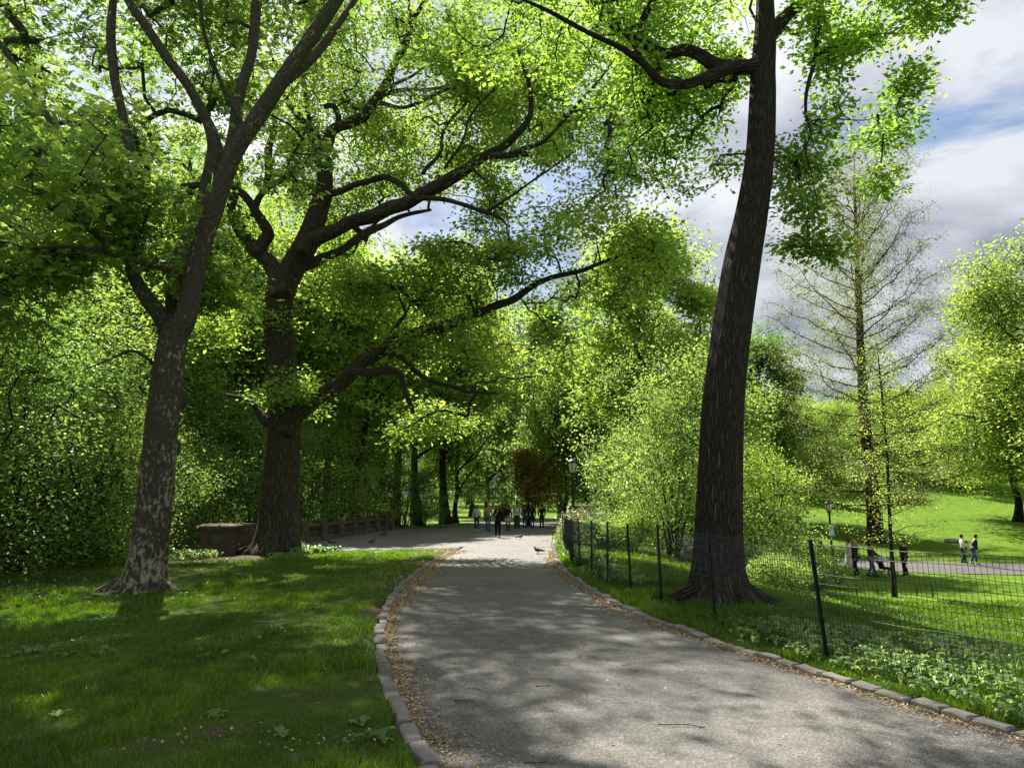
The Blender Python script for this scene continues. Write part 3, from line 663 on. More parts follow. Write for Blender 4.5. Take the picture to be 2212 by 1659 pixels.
def plane_tree():
    Y = 14.0
    t = Limb([(306,1292,108),(311,1262,96),(318,1215,88),(329,1130,84),(337,1070,83),(345,981,79),(360,847,77),(375,732,68),(400,686,54),(415,610,50),(430,544,48),(462,452,46),(488,377,45),(512,320,44),(561,247,42),(619,159,39),(686,63,36),(728,0,33),(790,-90,28),(850,-200,16),(890,-300,7)], Y, -1.2)
    L_ = [t,
     Limb([(487,380,34),(502,301,29),(515,201,27),(540,105,26),(563,0,25),(590,-120,20),(600,-260,9)], Y-.4, 1.0),
     Limb([(476,400,32),(473,347,30),(452,272,28),(410,192,27),(356,125,26),(314,54,24),(280,0,22),(235,-90,17),(180,-220,8)], Y-.4, -1.6),
     Limb([(590,205,26),(611,188,23),(669,138,22),(711,84,20),(750,30,17),(800,-60,10)], Y-.7, 1.8),
     Limb([(545,285,14),(531,280,12),(481,192,12),(443,84,10),(431,0,9),(420,-80,6)], Y-.5, -1.5),
     Limb([(408,625,20),(397,607,18),(360,581,16),(305,565,15),(209,544,12),(134,533,9),(40,540,5)], Y-.3, -2.2),
     Limb([(372,742,46),(347,680,40),(310,625,36),(283,575,34),(275,494,33),(268,423,32)], Y+.1, -.9),
     Limb([(270,430,27),(240,396,25),(209,377,24),(146,314,22),(105,251,20),(70,200,18),(42,159,16),(0,96,14),(-60,0,9)], Y-.8, -1.0),
     Limb([(268,428,26),(282,405,26),(285,385,26),(280,335,26),(268,251,25),(251,167,25),(243,42,24),(248,-60,18),(262,-200,8)], Y-.8, -.6),
     Limb([(209,377,8),(250,350,9),(268,300,4)], Y-.9, .6),
     Limb([(370,690,34),(378,620,34),(389,556,36),(414,502,34),(440,440,28),(455,330,20),(440,250,12)], Y+.45, 2.2),
     Limb([(345,800,9),(320,775,9),(285,757,8),(240,775,6),(180,800,3)], Y-.2, -1.5)]
    bl = [B(210,110,17.2,(5.4,4.0,3.5),450), B(60,500,12.6,(3.0,3.0,1.8),300), B(450,40,16.2,(3.4,2.8,2.8),200), B(610,-260,12.4,(4.4,4.2,3.0),75),
          B(170,-330,14,(5.5,5.5,3.5),90), B(500,620,14.6,(1.3,1.0,.5),40), B(-320,250,13.5,(4.5,4.5,4.4),100), B(250,340,16.4,(2.6,1.6,1.4),140), B(280,600,14.6,(2.2,1.5,.6),60), B(610,330,14.6,(1.1,1.0,.9),22), B(60,300,8.6,(1.3,1.2,.8),40), B(230,470,12.6,(1.5,1.2,.5),34)]
    k1 = at(392,860,14)+np.array([0,-.02,0]); k2 = at(378,965,14)+np.array([0,-.02,0])
    main_tree('plane_tree', 'mottled plane tree with flaking cream and brown bark, nearest tree on the left lawn', L_, bl, M['leaf_plane'], M['bark_plane'],
      21, .31, .155, 'lobed', flare(.55, .32, (3, 5), (.4, 2.1), 0), 0, 11, extra=((k1, (.15, .15, .21)), (k2, (.13, .13, .19))), twig0=.0075, blob=dict(gap=.5, gf=1.1), flat=.32, roots=[(PI + .35, .8, .10), (-.25, .7, .10), (-1.3, .45, .10), (-2.1, .5, .10), (PI - .4, .7, .09)])
plane_tree()

def elm_tree():
    Y = 25.2
    t = Limb([(594,1203,112),(598,1175,100),(602,1130,90),(605,1077,86),(612,980,77),(615,915,74),(611,860,72),(606,760,70),(602,669,68),(612,615,66),(641,563,60),(662,525,56),(680,480,52),(690,446,48),(700,416,42),(701,357,35),(691,324,33),(669,279,28),(641,245,20),(624,223,15),(600,170,10),(585,110,5)], Y, 1.5)
    L_ = [t,
     Limb([(618,935,50),(636,895,42),(669,870,40),(714,837,36),(764,798,32),(808,764,30),(881,731,28),(965,700,24),(1020,680,20),(1087,658,17),(1132,630,15),(1188,602,13),(1255,586,10),(1320,562,7),(1400,535,4)], Y, -3.2),
     Limb([(764,800,22),(790,803,20),(820,803,19),(864,803,16),(872,837,12),(884,870,11),(892,889,9)], Y-1, -1),
     Limb([(840,765,14),(870,772,12),(900,800,11),(942,826,10),(985,838,9),(1020,848,7),(1080,850,3)], Y-1.2, -1),
     Limb([(820,762,13),(842,725,11),(862,695,10),(875,680,9),(870,660,7),(861,641,6),(860,600,3)], Y-1.3, .8),
     Limb([(606,640,46),(585,580,42),(546,535,36),(513,496,31),(494,455,25),(504,407,20),(520,350,15),(500,290,8)], Y+.3, 1.5),
     Limb([(556,545,34),(570,520,30),(577,502,28),(557,463,24),(535,430,22),(502,402,18),(470,370,12),(440,330,6)], Y+.5, -2),
     Limb([(548,470,18),(552,441,17),(574,413,15),(624,379,14),(655,360,11),(680,351,9),(720,345,4)], Y, -2),
     Limb([(572,415,16),(580,379,19),(580,335,19),(590,290,14),(600,220,7)], Y+.2, 1),
     Limb([(655,545,40),(675,519,38),(714,502,35),(769,480,32),(820,463,32),(887,430,33),(942,402,31),(998,374,27),(1054,340,24),(1087,312,18),(1126,279,15),(1146,240,12),(1143,184,10),(1124,123,8),(1110,45,6),(1100,-40,4)], Y+.2, -4),
     Limb([(688,450,24),(700,428,20),(725,413,17),(775,396,15),(820,382,14),(853,396,14),(887,420,13)], Y+.8, -1.6),
     Limb([(692,345,30),(700,310,29),(714,284,28),(764,262,26),(803,234,25),(831,184,22),(853,134,19),(875,84,17),(889,45,14),(906,20,11),(925,-10,9),(960,-80,4)], Y+1.1, -2.5),
     Limb([(825,195,9),(886,167,7),(937,123,6),(987,45,4)], Y+.2, -1), Limb([(889,50,8),(884,0,7),(880,-60,4)], Y-1, 1),
     Limb([(812,228,12),(820,223,11),(864,234,10),(909,223,9),(965,195,7),(1026,184,4)], Y+.2, -2),
     Limb([(822,208,12),(845,201,11),(881,198,10),(942,192,8),(998,173,7),(1048,128,5),(1082,84,3)], Y+.2, 2),
     Limb([(668,278,15),(666,260,14),(658,206,12),(652,140,8),(660,60,4)], Y+1.5, 1), Limb([(728,275,15),(732,255,14),(719,229,13),(697,229,12)], Y+1, -.5),
     Limb([(1060,338,16),(1093,335,16),(1120,336,14),(1143,337,12)], Y-2.6, -.3),
     Limb([(1100,333,13),(1132,323,12),(1171,307,10),(1210,268,9),(1243,229,8),(1294,173,6),(1340,110,3)], Y-2.8, -2),
     Limb([(1225,250,7),(1243,240,6),(1299,234,5),(1350,222,3)], Y-3.4, 1.5), Limb([(1146,190,7),(1146,167,6),(1182,128,6),(1207,84,4),(1225,30,3)], Y-3.6, -1),
     Limb([(915,375,11),(920,363,10),(953,324,9),(959,284,7),(998,234,6),(1030,200,4)], Y-1.4, 1.5), Limb([(960,365,7),(970,349,6),(998,307,6),(1020,245,5),(1070,190,4)], Y-1.6, -2),
     Limb([(900,428,13),(953,430,12),(998,441,11),(1065,463,9),(1100,492,4)], Y-1.2, -2), Limb([(1050,458,8),(1080,440,7),(1121,413,6),(1193,363,5),(1240,330,3)], Y-2, -1),
     Limb([(660,575,24),(702,563,22),(742,541,20),(797,502,18),(860,470,12),(930,455,6)], Y+1.2, 3),
     Limb([(600,925,26),(575,905,22),(556,880,18),(530,860,10),(490,850,5)], Y+.2, 1), Limb([(590,700,12),(560,700,9),(520,690,7),(470,700,4)], Y+.5, 1)]
    bl = [B(930,230,27.4,(7.6,4.4,4.0),560), B(680,110,27.8,(5.5,4.4,3.8),280), B(1160,400,24.8,(4.2,2.8,2.3),190), B(1010,620,25.2,(5.2,3.2,1.2),280), B(1270,560,22.6,(3.4,2.8,1.4),150),
          B(490,440,27.5,(3.6,3.6,2.8),200), B(850,-230,25,(7.5,6.5,4.2),150), B(700,850,25.6,(2.4,1.8,.8),50), B(1060,760,24,(3.4,2.6,1.0),120), B(880,900,24.6,(2.4,2.0,.8),55), B(1180,130,23.5,(3.8,2.4,3.0),170), B(560,700,26.5,(2.2,1.8,1.2),80),B(800,640,26,(2.6,2.2,.9),70), B(1000,250,30,(6.4,2.4,3.8),360), B(1270,250,27,(3.6,2.2,3.2),230), B(820,330,29.5,(5.2,2.6,3.0),260), B(610,500,29.5,(4.2,2.6,2.4),170)]
    main_tree('elm_tree', 'huge spreading tree with ridged trunk beside the balustrade, long limb reaching over the path', L_, bl, M['leaf_elm'], M['bark_elm'],
      40, .33, .165, 'simple', flare(.42, .45, (4, 7), (1.1, .3), 0), 0, 12, twig0=.0085, zmin=2.2, blob=dict(gap=.5, gf=.95), flat=.30, roots=[(PI - .1, 1.7, .15), (PI + .5, 1.2, .16), (-.5, .7, .14), (-1.6, .6, .15), (-2.3, .8, .14)])
elm_tree()

def right_tree():
    Y = 12.4
    t = Limb([(1556,1312,150),(1556,1285,128),(1553,1240,116),(1552,1180,110),(1552,1100,105),(1558,900,97),(1575,750,92),(1602,573,87),(1625,453,77),(1641,334,69),(1647,215,64),(1648,158,61),(1652,95,56),(1653,24,46),(1650,-60,40),(1640,-180,30),(1615,-320,16),(1600,-430,7)], Y, .4)
    L_ = [t,
     Limb([(1655,95,40),(1672,67,36),(1705,29,32),(1743,-5,30),(1800,-80,24),(1880,-180,14),(1940,-260,6)], Y+.3, .8),
     Limb([(1640,140,44),(1619,143,40),(1585,139,40),(1548,134,34),(1519,119,29),(1481,110,27),(1443,117,25),(1409,107,25),(1390,95,24),(1347,67,23),(1300,38,22),(1285,-5,20),(1250,-80,15),(1190,-180,7)], Y+.2, 1.4),
     Limb([(1590,142,36),(1560,152,32),(1529,163,26),(1490,177,23),(1443,180,21),(1414,167,20),(1395,143,19),(1352,110,16),(1276,72,12),(1204,33,10),(1156,10,8),(1080,-20,4)], Y+.2, -1.4),
     Limb([(1385,98,20),(1386,70,19),(1392,40,18),(1412,0,16),(1440,-60,11),(1460,-150,5)], Y+.6, -.8), Limb([(1394,143,12),(1366,91,11),(1319,29,10),(1290,-20,6)], Y-.2, .8),
     Limb([(1830,-120,14),(1800,-40,13),(1777,0,13),(1765,72,12),(1758,129,11),(1741,205,9),(1741,258,8),(1751,286,6),(1739,325,4),(1752,372,3),(1765,440,2),(1770,500,1.5)], Y+.7, -.6),
     Limb([(1745,268,5),(1748,262,5),(1805,258,4),(1872,260,3),(1930,240,2)], Y+.4, .8), Limb([(1741,300,4),(1725,380,3),(1735,450,2),(1760,540,1.5)], Y+.3, .3),
     Limb([(1366,143,2.5),(1369,200,2.2),(1386,267,1.6),(1396,330,1.2)], Y+.1, 0), Limb([(1860,-150,12),(1930,-60,8),(1985,10,5),(2060,60,3)], Y+.9, -1.2)]
    bl = [B(1240,70,13.2,(2.6,2.4,1.2),190), B(1460,270,15.2,(2.0,2.0,1.5),250), B(1400,100,15.8,(3.2,2.0,1.5),230), *[B(px_, py_, yy_, (q_*1.15, q_, q_*.8), n_) for px_, py_, yy_, q_, n_ in ((1765,150,13.2,.55,24),(1840,110,13.6,.65,28),(1905,190,13.5,.55,22),(1880,290,13.6,.55,22),(1795,260,13.1,.5,20),(1940,262,13.8,.38,12),(1725,330,13.2,.42,18),(1960,150,13.2,.4,10),(1860,380,13.2,.4,14),(1735,430,12.8,.40,17),(1800,395,13.3,.36,13),(1775,505,12.7,.48,24),(1850,470,12.9,.42,18),(1830,545,12.9,.34,12),(1715,520,12.7,.28,8),(1890,400,13.2,.3,8))], B(1890,30,12.8,(1.9,1.6,.75),130), B(2040,40,12.0,(.8,.9,.35),22),
          B(1590,-420,13,(5.6,5,3.0),200), B(1250,-330,12.5,(4.4,4.2,2.6),130), B(1900,-330,13.5,(3.0,3.4,2.0),90), B(1560,60,14.5,(1.6,1.4,.9),40), B(1700,330,13.3,(.5,.6,1.0),26)]
    main_tree('leaning_tree', 'tall leaning tree with dark furrowed bark standing behind the wire fence', L_, bl, M['leaf_right'], M['bark_right'],
      30, .18, .12, 'simple', flare(.62, .30, (3, 5), (2.0, .8), float(height(3.5, 12.4))), 0, 13, twig0=.0055, blob=dict(gap=.35, gf=1.2), flat=.45, roots=[(PI + .2, .75, .13), (-.15, .95, .12), (-1.1, .55, .12), (-2.2, .6, .14), (.9, .5, .1), (2.3, .5, .1)])
right_tree()

# ---- prototypes for the trees and shrubs further off, copied with their parts
def proto(name, h, cr, zc, ncl, nleaf, spread, L0, seed, leaf, bark, kind='clump', stems=1, tw=.012, blobs=None, gap=.1, tr=.26, limbs=7, flat=.55, gf=.35):
    rg = np.random.default_rng(seed); root = thing(name, 'x', 'tree', (0, 0, -50))
    mb = MB(); sk = []
    for s in range(stems):
        a = s*2.4 + rg.uniform(0, 1); lean = 0 if stems == 1 else rg.uniform(.10, .34)
        top = np.array([math.cos(a)*lean*h, math.sin(a)*lean*h, h*(.86 if stems == 1 else rg.uniform(.65, .9))])
        b0 = np.array([math.cos(a), math.sin(a), 0])*(0 if stems == 1 else .16) + np.array([0, 0, -.3])
        t = np.linspace(0, 1, 8)[:, None]; P = b0 + (top - b0)*t + rg.normal(0, .016*h, (8, 3))*(t*(1 - t)*4)*np.array([1, 1, .2])
        r = tr*(1 - t[:, 0]*.88)*(1 if stems == 1 else .34); r[0] *= 1.5
        P, r = catmull(P, h/40, r)
        mb.tube(P, r, 12 if stems == 1 else 7, rad=(flare(.3, .4, (3, 5), (1, 2), 0) if stems == 1 else None)); sk.append((P[len(P)//5:], r[len(P)//5:]))
        for l in range(limbs if stems == 1 else 4):
            f = rg.uniform(.25, .85); i = int(f*len(P)); al = l*2.4 + rg.uniform(-.5, .5); ln = cr*(1.05 - .6*abs(f - .4))*rg.uniform(.6, .95)*(1 if stems == 1 else .5)
            e = P[i] + np.array([math.cos(al)*ln, math.sin(al)*ln, ln*rg.uniform(.25, .8)])
            tt = np.linspace(0, 1, 6)[:, None]; Q = P[i] + (e - P[i])*tt + rg.normal(0, .05*ln, (6, 3))*tt*(1.2 - tt)
            Q, rr = catmull(Q, .4, r[i]*.55*(1 - tt[:, 0]*.85)); mb.tube(Q, rr, 6); sk.append((Q, rr))
    bl = blobs or [((0, 0, zc), (cr, cr, h - zc), ncl)]
    cl = np.vstack([sample_blob(c, r, n, rg, gap=gap, gf=gf) for c, r, n in bl]); cl = cl[cl[:, 2] > .15]
    br, dirs = grow(sk, cl, rg, twig0=tw, step=.7)
    twigs(mb, br); mb.obj('trunk', bark, root, bark=True)
    link('crown', crown_mesh('crown', cl, dirs, nleaf, spread, L0, kind, leaf, flat, .2, rg, .6), root)
    return root
def clumps(h, cr, n, ncl, seed):
    rg = random.Random(seed); out = []; vol = []
    for i in range(n):
        a = i*2.4 + rg.uniform(-.5, .5); f = (i + .5)/n; zz = h*(.06 + .86*f) + rg.uniform(-.05, .05)*h
        rr = cr*(.45 + .55*math.sin(PI*min(1, f*1.15 + .05)))*rg.uniform(.25, .95); s = cr*rg.uniform(.16, .42)*(1 - .3*f)
        out.append([(math.cos(a)*rr, math.sin(a)*rr, zz), (s, s, s*rg.uniform(.45, .8)), 0]); vol.append(s**2.2)
    for o, v in zip(out, vol): o[2] = max(4, int(ncl*v/sum(vol)))
    return out
def lumps(h, cr, z0, n, ncl, seed):
    rg = random.Random(seed); out = [((0, 0, z0 + (h - z0)*.55), (cr*.7, cr*.7, (h - z0)*.45), ncl//3)]
    for i in range(n):
        a = i*2.4 + rg.uniform(-.4, .4); f = rg.uniform(0, 1); zz = z0 + (h - z0)*(.14 + .74*f); rr = cr*(.95 - .55*abs(f - .35)*1.3)*.62
        s = cr*rg.uniform(.30, .48); out.append(((math.cos(a)*rr, math.sin(a)*rr, zz), (s, s, s*.62), int(ncl*.67/n)))
    return out
PR = {}
PR['broad'] = proto('broad_tree', 15, 6.2, 8.5, 0, 22, .5, .26, 21, M['leaf_mid'], M['bark_dark'], blobs=lumps(15, 6.6, 2.6, 17, 900, 1), tr=.30)
PR['tall'] = proto('tall_tree', 22, 6.5, 12, 0, 22, .55, .27, 22, M['leaf_mid'], M['bark_dark'], blobs=lumps(22, 6.6, 4.5, 22, 1100, 2), tr=.34, limbs=11)
PR['low'] = proto('low_tree', 10, 5.4, 5, 0, 22, .42, .20, 23, M['leaf_mid'], M['bark_dark'], blobs=lumps(10, 5.6, 1.2, 17, 950, 3), tr=.24)
PR['shrub'] = proto('shrub', 6, 3.1, 3.2, 0, 18, .24, .10, 24, M['leaf_mid'], M['bark_dark'], kind='simple', limbs=9, blobs=clumps(6.4, 3.5, 40, 1150, 4), stems=7, tw=.005, tr=.20, gf=.7)
PR['thicket'] = proto('shrub', 6, 3.3, 3.2, 0, 20, .30, .092, 25, M['leaf_mid'], M['bark_dark'], kind='simple', blobs=clumps(6.4, 3.7, 40, 1250, 5), stems=9, tw=.005, tr=.13, gf=.6, gap=.0)
PR['airy'] = proto('airy_tree', 20, 8.5, 11, 0, 34, .50, .22, 26, M['leaf_yellow'], M['bark_dark'], kind='simple', blobs=lumps(20, 9, 2.0, 30, 1900, 6), tr=.32, tw=.012, limbs=14, gap=.1)
PR['bush'] = proto('bush', 1.9, 1.3, 1.0, 0, 16, .16, .085, 27, M['leaf_bright'], M['bark_dark'], kind='simple', blobs=lumps(1.9, 1.5, .15, 12, 520, 7), stems=7, tw=.004, tr=.12, gf=1.2)
PR['conifer'] = proto('conifer', 19, 3.6, 7, 0, 22, .5, .24, 28, M['leaf_dark'], M['bark_dark'], blobs=[((0, 0, 2.6 + i*1.3), (3.9*(1 - i/13.5), 3.9*(1 - i/13.5), .75), int(90*(1 - i/14.5))) for i in range(13)], tr=.3, limbs=2)
USED = set()
def plant(kind, name, px, Y, sc, label, mat=None, group=None, cat='tree', sz=1.0, rz=None, x=None):
    if x is None: x = ray(px, 1092)[0]/ray(px, 1092)[1]*Y
    p = PR[kind]; o = p if kind not in USED else dup(p); USED.add(kind)
    o.name = name; o.location = (x, Y, float(height(x, Y))); o.rotation_euler = (0, 0, random.uniform(0, 6.28) if rz is None else rz); o.scale = (sc, sc, sc*sz)
    o['label'] = label; o['category'] = cat
    if group: o['group'] = group
    elif 'group' in o: del o['group']
    for ch in o.children:
        if ch.name.startswith('crown'):
            ch.material_slots[0].link = 'OBJECT'; ch.material_slots[0].material = M[mat] if mat else ch.data.materials[0]
    return o
# ------------------------------------------------------------------ planting
SHR = 'shrubs of the dark thicket on the left'
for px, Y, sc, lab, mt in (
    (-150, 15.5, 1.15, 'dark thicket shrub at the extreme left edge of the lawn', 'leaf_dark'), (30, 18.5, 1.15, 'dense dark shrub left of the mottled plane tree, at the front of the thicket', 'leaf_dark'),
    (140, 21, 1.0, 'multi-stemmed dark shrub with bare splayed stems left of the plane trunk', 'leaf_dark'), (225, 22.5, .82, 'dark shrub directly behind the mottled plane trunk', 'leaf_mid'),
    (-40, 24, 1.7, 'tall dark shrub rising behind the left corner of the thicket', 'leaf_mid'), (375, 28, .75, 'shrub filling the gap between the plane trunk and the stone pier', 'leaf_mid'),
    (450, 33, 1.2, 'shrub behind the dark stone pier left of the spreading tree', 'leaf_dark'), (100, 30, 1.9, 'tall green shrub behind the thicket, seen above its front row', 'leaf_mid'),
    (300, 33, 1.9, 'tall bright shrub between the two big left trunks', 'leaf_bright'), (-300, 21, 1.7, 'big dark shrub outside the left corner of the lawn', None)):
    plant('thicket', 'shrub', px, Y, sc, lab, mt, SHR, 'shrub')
for px, Y, sc, lab, mt in (
    (560, 37, 1.15, 'leafy shrub behind the near end of the balustrade', 'leaf_dark'), (650, 42, 1.2, 'leafy shrub behind the second pedestal of the balustrade', 'leaf_mid'),
    (715, 48, 1.3, 'bright leafy shrub behind the middle of the balustrade', 'leaf_bright'), (800, 55, 1.25, 'shrub behind the far pedestals of the balustrade', 'leaf_mid'),
    (872, 56, .85, 'dark twiggy shrub right of the balustrade end pier', 'leaf_dark'), (915, 60, .75, 'low dark hedge shrub left of the central dark trunk', 'leaf_dark')):
    plant('shrub', 'shrub', px, Y, sc, lab, mt, 'shrubs along the balustrade', 'shrub')
for px, Y, sc, lab, mt in (
    (1450, 26.5, .66, 'multi-stemmed green shrub with dark stems just left of the leaning trunk', 'leaf_mid'), (1425, 34, .66, 'full green shrub between the lamp post and the leaning trunk', None),
    (1500, 30, 1.3, 'green shrub showing immediately behind the left side of the leaning trunk', 'leaf_mid'), (1345, 40, .85, 'darker green shrub right behind the lamp post', 'leaf_dark'),
    (1640, 31, .82, 'bright green shrub just right of the leaning trunk', 'leaf_bright'), (1590, 37, 1.0, 'shrub hidden for the most part by the leaning trunk', 'leaf_bright'), (1450, 42, 1.5, 'tall shrub rising behind the multi-stemmed shrub', 'leaf_mid'), (1690, 42, .7, 'low bright shrub beside the lower path, right of the leaning trunk', 'leaf_mid')):
    plant('shrub', 'shrub', px, Y, sc, lab, mt, 'shrubs around the leaning tree', 'shrub', 1.45 if px in (1450, 1425) else 1.1)
for px, Y, sc, lab, mt, sz in (
    (1258, 30.2, 1.05, 'pale ivy covered bush around the foot of the lamp post', 'leaf_ivy', .78), (1232, 31, .62, 'pale flowering bush trailing over the kerb left of the lamp post', 'leaf_ivy', .8), (1298, 27, .8, 'dark clipped looking bush right of the lamp post', 'leaf_dark', .8), (1362, 26, .8, 'bright yellow-green bush below the multi-stemmed shrub', None, 1.0),
    (1676, 20.5, .72, 'bright low bush behind the fence, right of the leaning trunk', 'leaf_bright', .75), (1640, 23, .8, 'mid green bush touching the right side of the leaning trunk', 'leaf_mid', .8),
    (1772, 31, .75, 'yellow flowering bush in front of the lower lamp post', 'leaf_yellow', .9), (1735, 27, .8, 'green bush between the leaning trunk and the yellow bush', 'leaf_mid', .7), (1475, 27, .6, 'white blossom bush seen just left of the leaning trunk', 'petal', .8), (560, 27.3, .35, 'small leafy sprout at the left foot of the spreading tree', 'leaf_mid', .8), (645, 25.3, .3, 'small leafy sprout at the right foot of the spreading tree', 'leaf_mid', .8)):
    plant('bush', 'bush', px, Y, sc, lab, mt, None, 'bush', sz)
MID = 'trees of the middle distance'
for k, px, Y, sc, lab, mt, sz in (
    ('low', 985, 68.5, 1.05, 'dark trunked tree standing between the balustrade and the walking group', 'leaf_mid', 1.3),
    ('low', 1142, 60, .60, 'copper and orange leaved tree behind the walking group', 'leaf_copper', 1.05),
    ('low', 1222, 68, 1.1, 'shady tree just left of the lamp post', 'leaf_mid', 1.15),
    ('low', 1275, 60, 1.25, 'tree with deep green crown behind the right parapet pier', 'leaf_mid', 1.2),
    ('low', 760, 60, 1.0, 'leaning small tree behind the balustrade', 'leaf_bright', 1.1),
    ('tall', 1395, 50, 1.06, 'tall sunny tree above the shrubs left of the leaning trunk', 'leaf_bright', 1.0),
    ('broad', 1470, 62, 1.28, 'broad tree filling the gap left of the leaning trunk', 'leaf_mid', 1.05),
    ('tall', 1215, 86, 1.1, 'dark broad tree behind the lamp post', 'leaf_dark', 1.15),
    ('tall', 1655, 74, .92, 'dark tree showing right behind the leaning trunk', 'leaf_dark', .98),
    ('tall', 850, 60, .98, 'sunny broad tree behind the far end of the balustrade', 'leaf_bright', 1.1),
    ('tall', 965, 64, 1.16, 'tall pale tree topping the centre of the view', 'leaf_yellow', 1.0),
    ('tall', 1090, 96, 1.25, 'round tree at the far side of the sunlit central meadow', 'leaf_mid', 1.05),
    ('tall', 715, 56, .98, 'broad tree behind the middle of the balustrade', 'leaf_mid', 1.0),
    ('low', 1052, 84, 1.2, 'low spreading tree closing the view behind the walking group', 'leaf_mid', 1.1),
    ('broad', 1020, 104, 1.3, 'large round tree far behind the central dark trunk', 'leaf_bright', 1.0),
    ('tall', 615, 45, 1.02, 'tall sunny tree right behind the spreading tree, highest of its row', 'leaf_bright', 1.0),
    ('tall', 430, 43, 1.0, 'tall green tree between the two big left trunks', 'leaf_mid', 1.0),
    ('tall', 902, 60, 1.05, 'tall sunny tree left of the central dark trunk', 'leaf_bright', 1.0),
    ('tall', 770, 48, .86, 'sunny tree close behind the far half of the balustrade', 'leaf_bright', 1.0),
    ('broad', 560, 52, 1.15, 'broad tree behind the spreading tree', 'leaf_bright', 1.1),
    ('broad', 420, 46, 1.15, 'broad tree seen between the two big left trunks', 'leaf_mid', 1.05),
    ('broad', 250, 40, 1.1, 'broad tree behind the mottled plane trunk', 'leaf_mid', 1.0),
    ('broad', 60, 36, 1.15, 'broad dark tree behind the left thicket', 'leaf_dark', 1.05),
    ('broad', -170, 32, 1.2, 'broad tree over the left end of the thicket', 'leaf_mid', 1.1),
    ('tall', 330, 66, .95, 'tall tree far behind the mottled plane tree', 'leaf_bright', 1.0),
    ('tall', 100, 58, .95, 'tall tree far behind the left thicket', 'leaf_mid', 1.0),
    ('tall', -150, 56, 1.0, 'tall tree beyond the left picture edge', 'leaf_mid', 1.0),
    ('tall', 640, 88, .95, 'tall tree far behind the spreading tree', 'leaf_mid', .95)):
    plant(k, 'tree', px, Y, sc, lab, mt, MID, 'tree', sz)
for px, Y, sc, lab, mt, sz in (
    (2290, 64, 1.42, 'large yellow-green tree on the right slope, right of the half bare conifer', 'leaf_yellow', 1.0), (2560, 58, 1.45, 'yellow-green tree at the right edge of the slope', 'leaf_yellow', 1.05),
    (2030, 105, .9, 'sunny tree on the hill behind the half bare conifer', 'leaf_yellow', .8), (1900, 120, .9, 'light green tree on the hilltop, seen through the half bare conifer', 'leaf_bright', .75),
    (1760, 112, .85, 'bright tree on the hill left of the half bare conifer', 'leaf_bright', .75), (2160, 128, 1.0, 'tree on the hilltop behind the large yellow-green tree', 'leaf_mid', .8), (2480, 80, 1.2, 'yellow-green tree outside the right picture edge', 'leaf_yellow', 1.0)):
    plant('airy', 'tree', px, Y, sc, lab, mt, 'light trees on the right slope', 'tree', sz)
for px, Y, sc, lab, mt, sz in (
    (2195, 72, 1.05, 'rounded yellow-green tree in front of the hill wood, near the right picture edge', 'leaf_yellow', .95), (2085, 98, .95, 'pale tree on the upper slope right of the half bare conifer', 'leaf_yellow', .85),
    (1950, 108, .95, 'soft green tree right behind the conifer at the top of the meadow', 'leaf_bright', .8), (1800, 98, .8, 'light green tree left behind the conifer at the top of the meadow', 'leaf_bright', .8), (1725, 70, .62, 'small light tree at the left border of the sloping meadow', 'leaf_bright', .9)):
    plant('airy', 'tree', px, Y, sc, lab, mt, 'light trees on the right slope', 'tree', sz)
plant('conifer', 'conifer', 2060, 138, .95, 'dark conifer on the hilltop between paler trees', None, None, 'conifer')
plant('conifer', 'conifer', 1705, 90, .9, 'dark conifer on the slope just right of the leaning trunk', None, None, 'conifer', .8)
i = 0
for px in range(-700, 1500, 95):                     # the far edge of the park
    plant(('broad', 'tall', 'low')[i % 3], 'tree', px, 150 + 25*((i*7) % 3), (1.25, 1.0, 1.6)[i % 3], 'tree of the distant belt beyond the meadows', ('leaf_mid', 'leaf_bright', 'leaf_mid', 'leaf_dark')[i % 4], 'distant tree belt'); i += 1
for px in range(-500, 1500, 80):
    plant('thicket', 'shrub', px, 128 + 22*((i*5) % 3), 1.7, 'shrub of the distant belt at the foot of the trees', ('leaf_mid', 'leaf_dark')[i % 2], 'distant shrub belt', 'shrub'); i += 1
for px in range(1640, 3000, 105):
    plant(('broad', 'low', 'airy')[i % 3], 'tree', px, 165 + 14*(i % 3), (1.0, 1.4, .8)[i % 3], 'tree of the wood on top of the right hill', ('leaf_mid', 'leaf_bright', 'leaf_yellow')[i % 3], 'wood on the right hill'); i += 1

